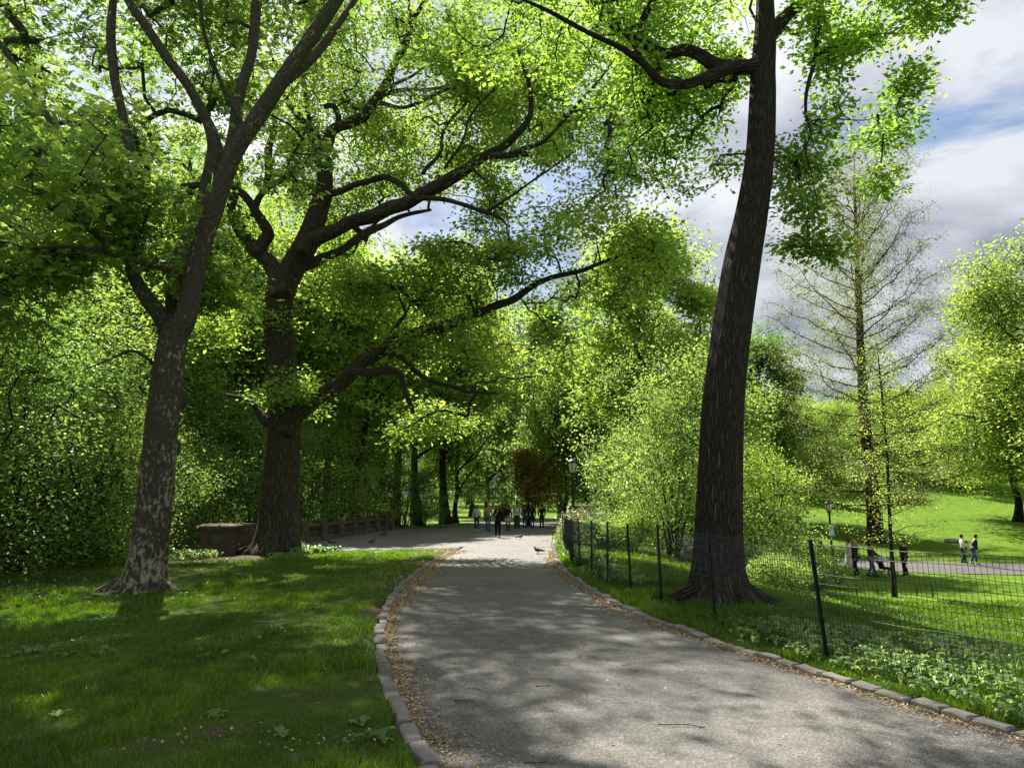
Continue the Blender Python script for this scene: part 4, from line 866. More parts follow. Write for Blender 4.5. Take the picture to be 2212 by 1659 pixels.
def bare_conifer():
    Y = 56.0; rg = np.random.default_rng(31)
    b = hit(1893, 1172); Y = b[1]
    t = Limb([(1894,1180,44),(1892,1160,40),(1886,1080,34),(1876,1000,29),(1868,900,25),(1861,800,21),(1857,700,18),(1854,620,15),(1850,520,10),(1847,440,8),(1844,380,3)], Y)
    base = t.P[0].copy(); root = thing('bare_conifer', 'tall half bare conifer with upswept thin branches on the right slope', 'conifer', tuple(base))
    P, r = catmull(t.P - base, .4, t.R); mb = MB(); mb.tube(P, r, 18, rad=flare(.3, .6, (4, 5), (1, 2), float(-.3))); sk = [(P[6:], r[6:])]
    H = P[-1][2]; tips = []
    for k in range(84):
        f = .10 + .86*(k + .5)/84; i = int(f*(len(P)-1)); p = P[i]; a = k*2.4 + rg.uniform(-.35, .35)
        ln = (7.9*min(1, (f + .28)/.45) if f < .6 else 7.9*(1 - ((f - .6)/.46)**2.6))*rg.uniform(.72, 1.05) + .5; el = .02 + .95*max(0, f - .25)**.9*1.25
        d = np.array([math.cos(a)*math.cos(el), math.sin(a)*math.cos(el), math.sin(el)]); tt = np.linspace(0, 1, 9)[:, None]
        Q = p + d*ln*tt + np.array([0, 0, 1])*(tt**2*ln*.16*(1 if f > .3 else .5) - tt*(1-tt)*ln*.10) + rg.normal(0, .02*ln, (9, 3))*tt
        rr = (.085 - .035*f)*(1 - tt[:, 0]*.9)*min(1, ln/4) + .008; Q, rr = catmull(Q, .35, rr); mb.tube(Q, rr, 5); sk.append((Q, rr))
        for q in Q[3::1]:
            for _ in range(4): tips.append(q + rg.normal(0, 1, 3)*np.array([.55, .55, .40]) + d*rg.uniform(.1, .8))
    cl = np.array(tips); br, dirs = grow(sk, cl, rg, twig0=.009, step=.4, minr=.008, jit=.2)
    twigs(mb, br); mb.obj('trunk', M['bark_red'], root, bark=True)
    link('crown', crown_mesh('crown', cl, dirs, 15, .30, .12, 'simple', M['leaf_bare'], .7, .2, rg, .8), root)
bare_conifer()
def sapling():
    rg = np.random.default_rng(41); b = hit(1932, 1290); Y = b[1]
    t = Limb([(1933,1295,15),(1930,1250,12.5),(1925,1180,9),(1921,1100,8),(1917,1000,6.5),(1911,920,5),(1905,850,5),(1899,790,3),(1896,755,1.5)], Y)
    base = t.P[0].copy(); root = thing('sapling', 'slender young tree with tiny yellow-green leaves on the right lawn, inside low stakes', 'tree', tuple(base))
    P, r = catmull(t.P - base, .12, t.R); mb = MB(); mb.tube(P, r, 10); sk = []
    tips = []
    for k in range(34):
        f = .20 + .78*(k + .5)/34; i = int(f*(len(P)-1)); a = k*2.4 + rg.uniform(-.4, .4); ln = (2.5 - 2.0*f)*rg.uniform(.7, 1.15) + .2; el = .25 + .55*f
        d = np.array([math.cos(a)*math.cos(el), math.sin(a)*math.cos(el), math.sin(el)]); tt = np.linspace(0, 1, 7)[:, None]
        Q = P[i] + d*ln*tt + rg.normal(0, .035*ln, (7, 3))*tt - np.array([0, 0, .1])*ln*tt**2; rr = .022*(1 - f*.5)*(1 - tt[:, 0]*.85)
        Q, rr = catmull(Q, .15, rr); mb.tube(Q, rr, 5); sk.append((Q, rr))
        for q in Q[2::1]: tips.append(q + rg.normal(0, .17, 3))
        tips.append(Q[-1] + d*.1)
    cl = np.array(tips); br, dirs = grow(sk, cl, rg, twig0=.0035, step=.2, minr=.003)
    twigs(mb, br); mb.obj('trunk', M['bark_dark'], root, bark=True)
    link('crown', crown_mesh('crown', cl, dirs, 13, .14, .072, 'simple', M['leaf_yellow'], .5, .2, rg, .7), root)
sapling()

# ------------------------------------------------------------------ stonework
def balustrade():
    a = np.array([-9.52, 25.9]); m_ = np.array([-9.5, 31.5]); b = np.array([-8.87, 50.0])
    d = (b - a)/np.linalg.norm(b - a); L_ = np.linalg.norm(b - a); rz = math.atan2(d[1], d[0])
    root = thing('stone_balustrade', 'weathered brown stone balustrade with turned balusters running behind the spreading tree', 'balustrade', (a[0], a[1], 0), rz)
    root.scale = (1, 1, .76)
    MB().box((L_/2, 0, .10), (L_, .50, .32)).obj('plinth', M['stone'], root, False)
    r = MB(); r.box((L_/2, 0, .90), (L_, .42, .09)); r.box((L_/2, 0, .968), (L_, .50, .05)); r.box((L_/2, 0, 1.018), (L_, .40, .05), top=.98); r.obj('top_rail', M['stone'], root, False)
    prof = [(.075, 0), (.075, .05), (.05, .06), (.055, .10), (.085, .19), (.088, .24), (.06, .34), (.042, .44), (.048, .48), (.062, .50), (.062, .53), (.05, .54), (.07, .56), (.07, .594)]
    bm = MB().lathe(prof, 12).mesh('baluster', M['stone'])
    nb = 8; bay = L_/nb; pw = .95
    for k in range(nb + 1):
        x = k*bay; p = MB()
        p.box((x, 0, .5), (pw, .56, .93)); p.box((x, 0, .20), (pw + .08, .62, .36)); p.box((x, 0, .985), (pw + .06, .60, .12))
        for s in (-1, 1):                                       # raised framed panel with a round boss on both faces
            p.box((x, s*.287, .66), (pw*.74, .018, .46)); p.box((x, s*.30, .66), (pw*.56, .022, .33))
            V = MB().lathe([(0, .03), (.06, .028), (.10, .012), (.12, 0)], 14); v = V.v[0]; v = np.stack([v[:, 0] + x, s*(v[:, 2] + .308), v[:, 1] + .66], -1)
            p.add(v, V.q[0])
        po = p.obj('pedestal', M['stone'], root, False)
        c = MB(); c.box((x, 0, 1.10), (pw*.9, .50, .12)); 
        for s in (-1, 1):                                       # scrolls on the pedestal
            c.tube([(x + s*.30, -.27, 1.20), (x + s*.30, .27, 1.20)], .075, 10)
        c.box((x, 0, 1.206), (pw*.52, .46, .16)); c.box((x, 0, 1.305), (pw*.66, .50, .045)); c.obj('scroll_cap', M['stone'], po, False)
        if k < nb:
            n = 8; x0 = x + pw/2 + .06; x1 = x + bay - pw/2 - .06
            for j in range(n): o = link('baluster', bm, root); o.location = (x0 + (x1 - x0)*(j + .5)/n, 0, .26)
    e = MB(); e.box((L_ + .95, 0, .70), (.95, .95, 1.5)); e.box((L_ + .95, 0, .14), (1.08, 1.08, .40)); e.box((L_ + .95, -.485, .78), (.6, .03, .8)); e.box((L_ + .465, 0, .78), (.03, .6, .8)); eo = e.obj('end_pier', M['stone'], root, False)
    c = MB(); c.box((L_ + .95, 0, 1.50), (1.08, 1.08, .10)); c.box((L_ + .95, 0, 1.59), (1.26, 1.26, .085)); c.box((L_ + .95, 0, 1.665), (1.1, 1.1, .07), top=.8); c.obj('pier_cap', M['stone'], eo, False)
balustrade()
def pier(x, y, w, h, label, rz=0, wide=1.0):
    root = thing('stone_pier', label, 'stone pier', (x, y, float(min(0, height(x, y)))), rz)
    e = MB(); e.box((0, 0, h/2 - .2), (w*wide, w, h + .3)); e.box((0, 0, .12), (w*wide + .14, w + .14, .5)); e.box((0, -w/2 - .008, h*.6), (w*.6*wide, .03, h*.55)); e.box((w*wide/2 + .008, 0, h*.6), (.03, w*.6, h*.55))
    V = MB().lathe([(0, .05), (.1, .045), (.17, .02), (.2, 0)], 14); v = V.v[0]; e.add(np.stack([v[:, 0], -v[:, 2] - w/2 - .022, v[:, 1] + h*.6], -1), V.q[0])
    e.obj('shaft', M['stone'], root, False)
    c = MB(); c.box((0, 0, h - .0), (w*wide + .12, w + .12, .10)); c.box((0, 0, h + .085), (w*wide + .3, w + .3, .085)); c.box((0, 0, h + .155), (w*wide + .14, w + .14, .065), top=.8); c.obj('cap', M['stone'], root, False)
pier(-9.9, 24.6, .95, .88, 'dark stone pier half hidden in leaves, left of the spreading tree')
pier(3.75, 39, 1.0, 1.5, 'pale capped stone pier rising behind the ivy bush at the lamp post', 0, 1.25)

# ------------------------------------------------------------------ lamps
def lamp(px, Y, label, globe, plate=False, hh=3.75):
    x = ray(px, 1092)[0]/ray(px, 1092)[1]*Y; z = float(height(x, Y)); s = hh/3.75
    root = thing('lamp_post', label, 'lamp post', (x, Y, z), 0, 'lamp posts along the paths'); root.scale = (s, s, s)
    b = MB().lathe([(.24, -.2), (.24, .12), (.21, .16), (.19, .30), (.20, .33), (.17, .36), (.15, .62), (.17, .66), (.17, .70), (.12, .74), (.105, .92), (.12, .95), (.12, .98), (.075, 1.02)], 16); b.obj('base', M['iron'], root)
    MB().lathe([(.072, 1.0), (.062, 1.9), (.052, 2.85), (.07, 2.87), (.07, 2.91), (.05, 2.94), (.05, 2.98), (.10, 3.02), (.115, 3.06), (.09, 3.09)], 14).obj('pole', M['iron'], root)
    g = MB().lathe([(.08, 3.085), (.105, 3.10), (.15, 3.24), (.19, 3.38), (.20, 3.46), (.185, 3.53), (.05, 3.54)], 18).obj('globe', M[globe], root)
    f = MB()
    for k in range(6):
        a = k*PI/3 + .3; f.tube([(math.cos(a)*q, math.sin(a)*q, w) for q, w in ((.098, 3.07), (.165, 3.24), (.207, 3.38), (.218, 3.46), (.205, 3.56))], .016, 5)
    f.lathe([(.20, 3.53), (.235, 3.54), (.235, 3.565), (.20, 3.57)], 18); f.obj('cage', M['iron'], g)
    c = MB().lathe([(.24, 3.565), (.23, 3.59), (.17, 3.64), (.09, 3.68), (.05, 3.70), (.035, 3.71), (.035, 3.725), (.05, 3.74), (.045, 3.77), (.018, 3.80), (.008, 3.86), (0, 3.88)], 18).obj('cap', M['iron'], root)
    if plate: MB().box((.02, -.085, 2.05), (.30, .015, .62), rz=.1).obj('sign_plate', M['plate'], root, False)
lamp(1238, 31.5, 'black lamp post with frosted urn globe standing in the ivy bush by the fence', 'globe', hh=3.72)
lamp(1790, 41.2, 'black lamp post with glow-tinted globe and small plate beside the lower path', 'globe_glow', True, 3.75)
lamp(1097, 132, 'tiny distant lamp post on the meadow above the walking group', 'globe')
lamp(1127, 150, 'thinnest distant lamp post below the copper tree', 'globe')

# ------------------------------------------------------------------ wire fence
def fence():
    posts = A2([(4.9,4.35),(3.28,7.75),(2.83,10.28),(2.52,12.4),(2.23,13.7),(1.98,15.1),(1.84,16.8),(1.75,18.6),(1.72,20.6),(1.76,22.8),(1.84,25.2),(2.0,28)])
    posts = np.vstack([[(9.9, -4)], [(7.0, .8)], posts])
    root = thing('wire_fence', 'dark green welded wire fence on steel posts along the right kerb', 'fence', (posts[3][0], posts[3][1], 0)); o3 = np.array([posts[3][0], posts[3][1], 0])
    Hh = 1.23; base = lambda p: float(height(p[0], p[1]))
    for i, p in enumerate(posts):
        mb = MB(); z = base(p); d = posts[min(i+1, len(posts)-1)] - posts[max(i-1, 0)]; a = math.atan2(d[1], d[0])
        ln = random.uniform(-.055, .02); h_ = Hh + random.uniform(.04, .1)
        V = MB(); V.box((0, 0, h_/2 - .15), (.050, .007, h_ + .3)); V.box((0, .0185, h_/2 - .15), (.007, .030, h_ + .3))
        for k in range(12): V.box((0, -.0075, .1 + k*.1), (.012, .008, .02))
        v = np.concatenate(V.v); sh = v[:, 2:3]; ca, sa = math.cos(a), math.sin(a)
        v = np.column_stack([v[:, 0]*ca - v[:, 1]*sa + sh[:, 0]*(ln if i != 3 else -.075), v[:, 0]*sa + v[:, 1]*ca, v[:, 2]])
        mb.add(v, np.concatenate(V.q)); po = mb.obj('post', M['fence'], root, False); po.location = (p[0] - o3[0], p[1] - o3[1], z)
    ln = catmull(posts, .05); s = np.concatenate([[0], np.cumsum(np.hypot(*np.diff(ln, axis=0).T))]); n = int(s[-1]/.0508)
    u = np.arange(n)*.0508; P = np.stack([np.interp(u, s, ln[:, k]) for k in (0, 1)], -1); P = P[(P[:, 1] > -1)]
    zg = height(P[:, 0], P[:, 1]); T = np.gradient(P, axis=0); T /= np.linalg.norm(T, axis=1)[:, None]; Nn = np.stack([-T[:, 1], T[:, 0]], -1)
    off = Nn*(.015 + .02*noise(P, .8)[:, None]); mb = MB()
    lean = -.05*np.exp(-((P[:, 1] - 7.5)/3)**2)
    for i in range(len(P)):
        b0 = np.array([*(P[i] + off[i]), zg[i] + .05]); tp = b0 + np.array([lean[i]*Hh, 0, Hh - .06 + .012*math.sin(i*.21)])
        mb.tube([b0 - o3, tp - o3], .0024, 4)
    for k in range(13):
        f = k/12; w = np.column_stack([P + off*(1 + .4*math.sin(k)), zg + .05 + f*(Hh - .06) + .008*np.sin(np.arange(len(P))*.21 + k)]); w[:, 0] += lean*Hh*f
        mb.tube(w[::3] - o3, .0028 if k < 12 else .0036, 4)
    mb.obj('wire_mesh', M['wire'], root)
    pl = at(1534, 1143, 12.2); 
fence()
def stakes():
    for px, py, lab in ((1852,1287,'low black stake left of the sapling, nearest the shrubs'),(1896,1284,'low black stake directly left of the sapling stem'),(1982,1287,'low black stake right of the sapling stem'),(2016,1290,'low black stake furthest right of the sapling')):
        p = hit(px, py); mb = MB(); mb.box((0, 0, .14), (.035, .035, .5)); mb.box((0, 0, .405), (.028, .028, .03), top=.4)
        o = mb.obj('stake', M['fence'], None, False); o.location = p; tag(o, lab, 'stake', 'stakes round the sapling')
stakes()
# ------------------------------------------------------------------ people
def skin(verts, edges, radii, lv=2):
    me = bpy.data.meshes.new('tmp'); me.from_pydata([tuple(v) for v in verts], edges, []); me.update()
    o = bpy.data.objects.new('tmp', me); C.collection.objects.link(o)
    o.modifiers.new('s', 'SKIN'); 
    if not me.skin_vertices: me.attributes.new('dummy', 'FLOAT', 'POINT')
    for i, sv in enumerate(me.skin_vertices[0].data):
        r = radii[i]; sv.radius = (r, r) if np.isscalar(r) else r; sv.use_root = (i == 0)
    o.modifiers['s'].use_smooth_shade = True
    sb = o.modifiers.new('b', 'SUBSURF'); sb.levels = lv; sb.render_levels = lv
    dg = bpy.context.evaluated_depsgraph_get(); dg.update(); ev = o.evaluated_get(dg); m2 = ev.to_mesh()
    V = np.zeros(len(m2.vertices)*3); m2.vertices.foreach_get('co', V); V = V.reshape(-1, 3)
    Q = np.array([tuple(p.vertices) for p in m2.polygons if len(p.vertices) == 4]).reshape(-1, 4); T = np.array([tuple(p.vertices) for p in m2.polygons if len(p.vertices) == 3]).reshape(-1, 3)
    ev.to_mesh_clear(); bpy.data.objects.remove(o); bpy.data.meshes.remove(me)
    return V, Q, T
def person(x, y, label, face=0.0, H=1.72, top=(.1,.1,.1), bottom=(.05,.07,.13), shoes=(.03,.03,.03), hair=(.03,.02,.015), hstyle='short', phase=.5, topkind='jacket', botkind='trousers', arms=((.15, .25), (-.15, .25)), legs=None, skinm=None, sitting=False, bag=None, bend=0.0, group=None, z=None, headturn=0.0, cap=None):
    """facing -Y at face = 0; arms = (forward swing, elbow bend) for the left and right arm"""
    s = H/1.75; z = float(height(x, y)) + .01 if z is None else z
    st = phase*.20
    def P(a, b, c): return np.array((a, b, c))
    if sitting:
        hipz = .16; hips = [P(.09, 0, hipz), P(-.09, 0, hipz)]; knees = [P(.13, -.36, .42), P(-.14, -.34, .40)]; ank = [P(.12, -.58, .08), P(-.12, -.56, .08)]
    else:
        hipz = .93; hips = [P(.085, 0, hipz - .03), P(-.085, 0, hipz - .03)]
        knees = [P(.095, -st*.75 - .03, .50), P(-.095, st*.35 - .03, .50)]; ank = [P(.09, -st*1.1, .09), P(-.09, st*1.25, .09 + .05*phase)]
    pel = P(0, 0, hipz); by = -math.sin(bend); bz = math.cos(bend)
    up = lambda h, f=0: P(0, (h - 0)*by - f, hipz + h*bz)
    belly, chest, neck0, neck1, head = up(.17), up(.36), up(.52), up(.585), up(.70, .02)
    sh = [up(.47) + P(.185, 0, 0), up(.47) + P(-.185, 0, 0)]; el = []; wr = []; hd = []
    for k, (sw, bd) in enumerate(arms):
        sg = 1 if k == 0 else -1
        e = sh[k] + P(sg*.06, -math.sin(sw)*.29, -math.cos(sw)*.29); w = e + P(-sg*(.02 + .10*max(0, bd - .8)), -math.sin(sw + bd)*.25, -math.cos(sw + bd)*.25)
        el.append(e); wr.append(w); hd.append((w - e)/np.linalg.norm(w - e))
    V = [pel, belly, chest, neck0, neck1, up(.66, .015), up(.76, .02)]
    E = [(0, 1), (1, 2), (2, 3), (3, 4), (4, 5), (5, 6)]; Rr = [(.135, .10), (.125, .095), (.15, .105), (.075, .07), (.052, .052), (.078, .088), (.062, .075)]
    palm = []
    for k in (0, 1):
        b = len(V); pm = wr[k] + hd[k]*.055; palm.append(pm)
        V += [sh[k], el[k], wr[k], pm]; E += [(2, b), (b, b+1), (b+1, b+2), (b+2, b+3)]; Rr += [.058, .041, .027, (.036, .018)]
    for k in (0, 1):
        b = len(V); V += [hips[k], knees[k], ank[k]]; E += [(0, b), (b, b+1), (b+1, b+2)]; Rr += [.095, .060, .042]
    bV, bQ, bT = skin(np.array(V)*s, E, [np.array(r)*s if not np.isscalar(r) else r*s for r in Rr])
    bV = np.array(bV)
    mb = MB(); mb.add(bV, bQ, bT)
    for k in (0, 1):                                     # five fingers, unequal and bent, rooted in the palm
        sg = 1 if k == 0 else -1; d = hd[k]; sd = np.cross(d, P(sg*1., 0, 0)); sd /= np.linalg.norm(sd) + 1e-9; inn = P(-sg*1., 0, 0)
        for j, (o_, L_) in enumerate(((-.027, .068), (-.009, .080), (.009, .075), (.026, .058))):
            r0 = palm[k] + sd*o_ + d*.01; mb.tube(np.array([r0, r0 + d*L_*.5 + inn*.006, r0 + d*L_*.85 + inn*.022, r0 + d*L_ + inn*.036])*s, np.array([.0095, .009, .008, .006])*s, 6)
        r0 = palm[k] - d*.02 - sd*.03; mb.tube(np.array([r0, r0 - sd*.022 + d*.025 + inn*.01, r0 - sd*.028 + d*.055 + inn*.018])*s, np.array([.011, .0105, .008])*s, 6)
    # the face: nose, brows, ears, eyes and mouth joined to the head
    ct, snn = math.cos(headturn), math.sin(headturn)
    def hp(a, b, c): return (head + P(a*ct - b*snn, a*snn + b*ct, c))*s
    mb.tube(np.array([hp(0, -.094, .03), hp(0, -.112, .0), hp(0, -.118, -.018), hp(0, -.096, -.028)]), np.array([.010, .013, .016, .010])*s, 8)
    for sg in (1, -1):
        mb.ellipsoid(hp(sg*.076, .012, .0), np.array([.012, .022, .032])*s, 8, 6); mb.ellipsoid(hp(sg*.031, -.088, .022), np.array([.014, .009, .008])*s, 8, 6, mat=1)
    mb.ellipsoid(hp(0, -.090, -.052), np.array([.026, .012, .009])*s, 8, 6, mat=2); mb.ellipsoid(hp(0, -.066, -.085), np.array([.035, .030, .022])*s, 8, 6)
    body = mb.obj('person', [skinm or M['skin'], M['eye'], M['lip']], None); tag(body, label, 'person', group)
    body.location = (x, y, z); body.rotation_euler = (0, 0, face)
    # clothes
    tm = cloth(top); o_ = .022
    tv = [pel + P(0, 0, -.04 if topkind != 'coat' else -.22), belly, chest, neck0 + P(0, 0, -.01)]; te = [(0, 1), (1, 2), (2, 3)]; trr = [(.158, .122), (.152, .118), (.172, .128), (.085, .08)]
    for k in (0, 1):
        b = len(tv); tv += [sh[k], el[k], wr[k] - hd[k]*.015]; te += [(2, b), (b, b+1), (b+1, b+2)]; trr += [.078, .060, .046]
    tV, tQ, tT = skin(np.array(tv)*s, te, [np.array(r)*s if not np.isscalar(r) else r*s for r in trr]); tV = tV + .010*np.stack([noise(tV*1, 9), noise(tV + 3, 9), noise(tV + 5, 7)], -1)*s
    jk = MB(); jk.add(tV, tQ, tT); jn = {'hoodie': 'hoodie', 'coat': 'coat', 'sweater': 'sweater', 'shirt': 'shirt'}.get(topkind, 'jacket')
    if topkind == 'hoodie': jk.tube(np.array([neck0 + P(.09, -.04, .02), neck0 + P(.10, .05, .03), neck0 + P(0, .115, .0), neck0 + P(-.10, .05, .03), neck0 + P(-.09, -.04, .02)])*s, np.array([.03, .042, .055, .042, .03])*s, 8)
    jk.obj(jn, tm, body)
    bm_ = cloth(bottom)
    if botkind == 'skirt':
        hem = .50 if botkind == 'skirt' else .9
        MB().lathe([(.125*s, (hipz + .10)*s), (.165*s, hipz*s), (.21*s, (hipz - .18)*s), (.235*s, (hipz - .34)*s), (.20*s, (hipz - .335)*s), (.1*s, (hipz - .1)*s)], 18, sy=.8).obj('skirt', bm_, body)
        lv = [(hips[k], knees[k], ank[k] + P(0, 0, -.0)) for k in (0, 1)]
    elif botkind == 'long_skirt':
        MB().lathe([(.12*s, (hipz + .12)*s), (.165*s, hipz*s), (.22*s, (hipz - .3)*s), (.29*s, (hipz - .72)*s), (.26*s, (hipz - .715)*s), (.1*s, (hipz - .2)*s)], 20, sy=.85).obj('skirt', bm_, body)
    if botkind in ('trousers', 'wide', 'skirt'):
        w = {'trousers': 1.0, 'wide': 1.35, 'skirt': .78}[botkind]
        pv = [pel + P(0, 0, .05)]; pe = []; pr = [(.15, .115)]
        for k in (0, 1): b = len(pv); pv += [hips[k], knees[k], ank[k] + P(0, 0, .0)]; pe += [(0, b), (b, b+1), (b+1, b+2)]; pr += [.112*min(w, 1.05), .078*w, .062*w]
        V_, Q_, T_ = skin(np.array(pv)*s, pe, [np.array(r)*s if not np.isscalar(r) else r*s for r in pr]); V_ = V_ + .008*np.stack([noise(V_, 9), noise(V_ + 3, 9), 0*V_[:, 0]], -1)
        MB().add(V_, Q_, T_).obj('trousers' if botkind != 'skirt' else 'stockings', bm_ if botkind != 'skirt' else cloth((.02, .018, .018)), body)
    for k in (0, 1):
        a = ank[k]; f = MB(); pts = np.array([a + P(0, .055, -.035), a + P(0, .03, -.04), a + P(0, -.04, -.045), a + P(0, -.11, -.06), a + P(0, -.165, -.066), a + P(0, -.185, -.07)])*s
        f.tube(pts, np.array([.035, .048, .047, .045, .036, .016])*s, 10); f.tube(np.array([a + P(0, 0, -.05), a + P(0, 0, .06 if botkind != 'skirt' else .24)])*s, np.array([.052, .050])*s, 10); f.obj('shoe', cloth(shoes), body)
    hm = plain('hair', hair, .75, .4, 40, .12) if ('h', hair) not in _cl else _cl[('h', hair)]; _cl[('h', hair)] = hm
    h = MB()
    def capfn(V):
        V = V.copy(); V[:, 2] = np.where((V[:, 1] < -.15) & (V[:, 2] < .42), .42 + .2*(V[:, 2] - .42)*0, V[:, 2]); return V*(1 + .05*noise(V, 4))[:, None]
    cR = np.array([.094, .112, .118])*s; h.ellipsoid(hp(0, .012, .028), cR, 16, 12, fn=capfn)
    if hstyle in ('long', 'curly'):
        ln = .36 if hstyle == 'long' else .30; wd = .10 if hstyle == 'long' else .155
        pts = np.array([hp(0, .04, .07), hp(0, .085, -.03), hp(0, .10, -.13), hp(0, .105, -.22), hp(0, .10, -.12 - ln*.8)])
        h.tube(pts, np.array([.08, .098, .10*wd/.1, .095*wd/.1, .03])*s, 12, sq=(1, .62), rad=lambda th, s_, Q: 1 + .10*np.sin(7*th + 20*s_) + .06*np.sin(3*th + 33*s_))
        for sg in (1, -1): h.tube(np.array([hp(sg*.075, -.02, .05), hp(sg*.095, -.035, -.04), hp(sg*(.085 if hstyle == 'long' else .13), -.06, -.15), hp(sg*.085, -.085, -.27)]), np.array([.03, .035, .04*wd/.1, .015])*s, 8, rad=lambda th, s_, Q: 1 + .12*np.sin(5*th + 26*s_))
    if hstyle == 'bob':
        for sg in (1, -1): h.tube(np.array([hp(sg*.07, .02, .06), hp(sg*.09, .03, -.02), hp(sg*.075, .05, -.10)]), np.array([.035, .045, .02])*s, 8)
    h.obj('hair', hm, body)
    if cap:
        c = MB(); c.ellipsoid(hp(0, .0, .055), np.array([.098, .115, .085])*s, 14, 10, fn=lambda V: np.column_stack([V[:, :2], np.maximum(V[:, 2], -.05)])); c.box(hp(0, -.135, .055), (.15*s, .10*s, .014*s)); c.obj('cap', cloth(cap), body)
    body['_w'] = 0; del body['_w']
    def world(p): 
        q = np.array(p)*s; cf, sf = math.cos(face), math.sin(face); return np.array((x + q[0]*cf - q[1]*sf, y + q[0]*sf + q[1]*cf, z + q[2]))
    return dict(o=body, w=world, wr=wr, palm=palm, sh=sh, hip=pel, chest=chest, s=s, face=face)
def bag_on(p, label, col, side, hipz=.92, size=(.24, .11, .2), cat='shoulder bag', cross=True, name='shoulder_bag'):
    """strap over the shoulder, bag at the hip"""
    w = p['w']; c = np.array((side*.21, -.06 if cross else .02, hipz))
    mb = MB(); q = w(c); root = thing(name, label, cat, tuple(q), p['face'])
    b = MB(); b.box((0, 0, 0), size, top=.82); b.box((0, -size[1]/2 - .006, size[2]*.16), (size[0]*.9, .014, size[2]*.55)); b.obj('bag_body', cloth(col), root, False)
    sx = -side if cross else side
    pts = [c + np.array((0, 0, size[2]*.45)), np.array((side*.13, -.155, 1.12)), np.array((sx*.06 if cross else side*.13, -.155, 1.36)), np.array((sx*.12, -.02, 1.485)), np.array((sx*.05 if cross else side*.15, .14, 1.30)), np.array((side*.17, .13, 1.05)), c + np.array((0, .03, size[2]*.45))]
    cf, sf = math.cos(p['face']), math.sin(p['face']); P_ = []
    for a in pts: d = w(a) - q; P_.append((d[0]*cf + d[1]*sf, -d[0]*sf + d[1]*cf, d[2]))
    b2 = MB(); b2.tube(catmull(np.array(P_), .03), .011, 5); b2.obj('strap', cloth((.015, .015, .015)), root)
def px_at(px, py, z=0.0): return gnd(px, py, z)
PG = 'people walking on the plaza'
a = px_at(1075, 1161); w1 = person(a[0], a[1], 'woman with long dark curly hair all in black, walking ahead of the group', .05, 1.66, (.010,.010,.012), (.010,.010,.012), (.35,.34,.33), (.018,.012,.010), 'curly', .5, 'jacket', 'trousers', ((-.1, .5), (.25, 1.75)), group=PG, z=.004)
bag_on(w1, 'black bag on the shoulder of the front woman in black', (.012,.012,.012), 1, .98, (.30,.13,.26), cross=False)
q = w1['w'](w1['palm'][1] + np.array((0, -.03, .05))); ph = MB(); ph.box((0, 0, 0), (.07, .012, .145), rx=-.6); ph.box((0, -.0068, 0), (.062, .002, .13), rx=-.6)
tag(ph.obj('phone', plain('phone', (.02,.02,.025), .2, .1, 5, .6), None, False), 'dark phone in the hand of the front woman in black', 'phone').location = q
a = px_at(1029.5, 1147); w2 = person(a[0], a[1], 'woman in cream sweater and blue jeans with short reddish hair, leftmost of the walking group', .25, 1.66, (.66,.63,.50), (.045,.075,.15), (.55,.54,.50), (.075,.022,.018), 'bob', .45, 'sweater', 'trousers', ((.2, .3), (-.2, .3)), group=PG, headturn=.7, z=.004)
bag_on(w2, 'small black bag slung across the cream sweater', (.012,.012,.012), 1, .98, (.22,.10,.17))
a = px_at(1054, 1147); person(a[0], a[1], 'man in tan hoodie and blue jeans, second from the left of the walking group', -.05, 1.80, (.36,.27,.18), (.075,.13,.22), (.04,.04,.045), (.28,.25,.22), 'short', .5, 'hoodie', 'trousers', ((-.1, .25), (.3, .2)), group=PG, z=.004)
a = px_at(1097, 1147); person(a[0], a[1], 'woman with long red hair in black jacket, pale skirt and black boots', .0, 1.70, (.022,.022,.02), (.50,.52,.50), (.012,.012,.012), (.16,.055,.025), 'long', .5, 'jacket', 'skirt', ((.1, .2), (-.1, .2)), group=PG, z=.004)
a = px_at(1117, 1146.5); w5 = person(a[0], a[1], 'man in white hoodie and dark grey trousers wearing a cap and backpack', .05, 1.84, (.66,.67,.68), (.055,.058,.055), (.45,.43,.40), (.05,.035,.025), 'short', .55, 'hoodie', 'wide', ((.3, 1.5), (-.1, .2)), group=PG, cap=(.10,.085,.085), z=.004)
def backpack(p, label):
    w = p['w']; q = w((0, .20, 1.22)); root = thing('backpack', label, 'backpack', tuple(q), p['face'])
    b = MB(); b.box((0, 0, 0), (.30, .15, .42), top=.86); b.box((0, .085, -.06), (.24, .04, .22)); b.obj('pack', cloth((.02,.022,.026)), root, False)
    for sg in (1, -1): MB().tube(catmull(A2([(sg*.10,-.07,.17),(sg*.125,-.16,.28),(sg*.135,-.30,.22),(sg*.14,-.355,.06),(sg*.16,-.30,-.10),(sg*.14,-.08,-.17)])*p['s'], .03), .018, 6).obj('strap', cloth((.02,.022,.026)), root)
backpack(w5, 'dark backpack worn by the man in the white hoodie')
a = px_at(1134, 1140); person(a[0], a[1], 'person in navy jacket and jeans walking away behind the white hoodie', PI, 1.72, (.018,.032,.07), (.05,.085,.15), (.03,.03,.03), (.02,.015,.012), 'short', .45, 'jacket', 'trousers', group=PG, z=.004)
a = px_at(1150, 1141); person(a[0], a[1], 'woman with long brown hair in a short black coat walking away', PI - .05, 1.74, (.012,.012,.013), (.015,.014,.014), (.02,.02,.02), (.11,.065,.035), 'long', .6, 'coat', 'skirt', group=PG, z=.004)
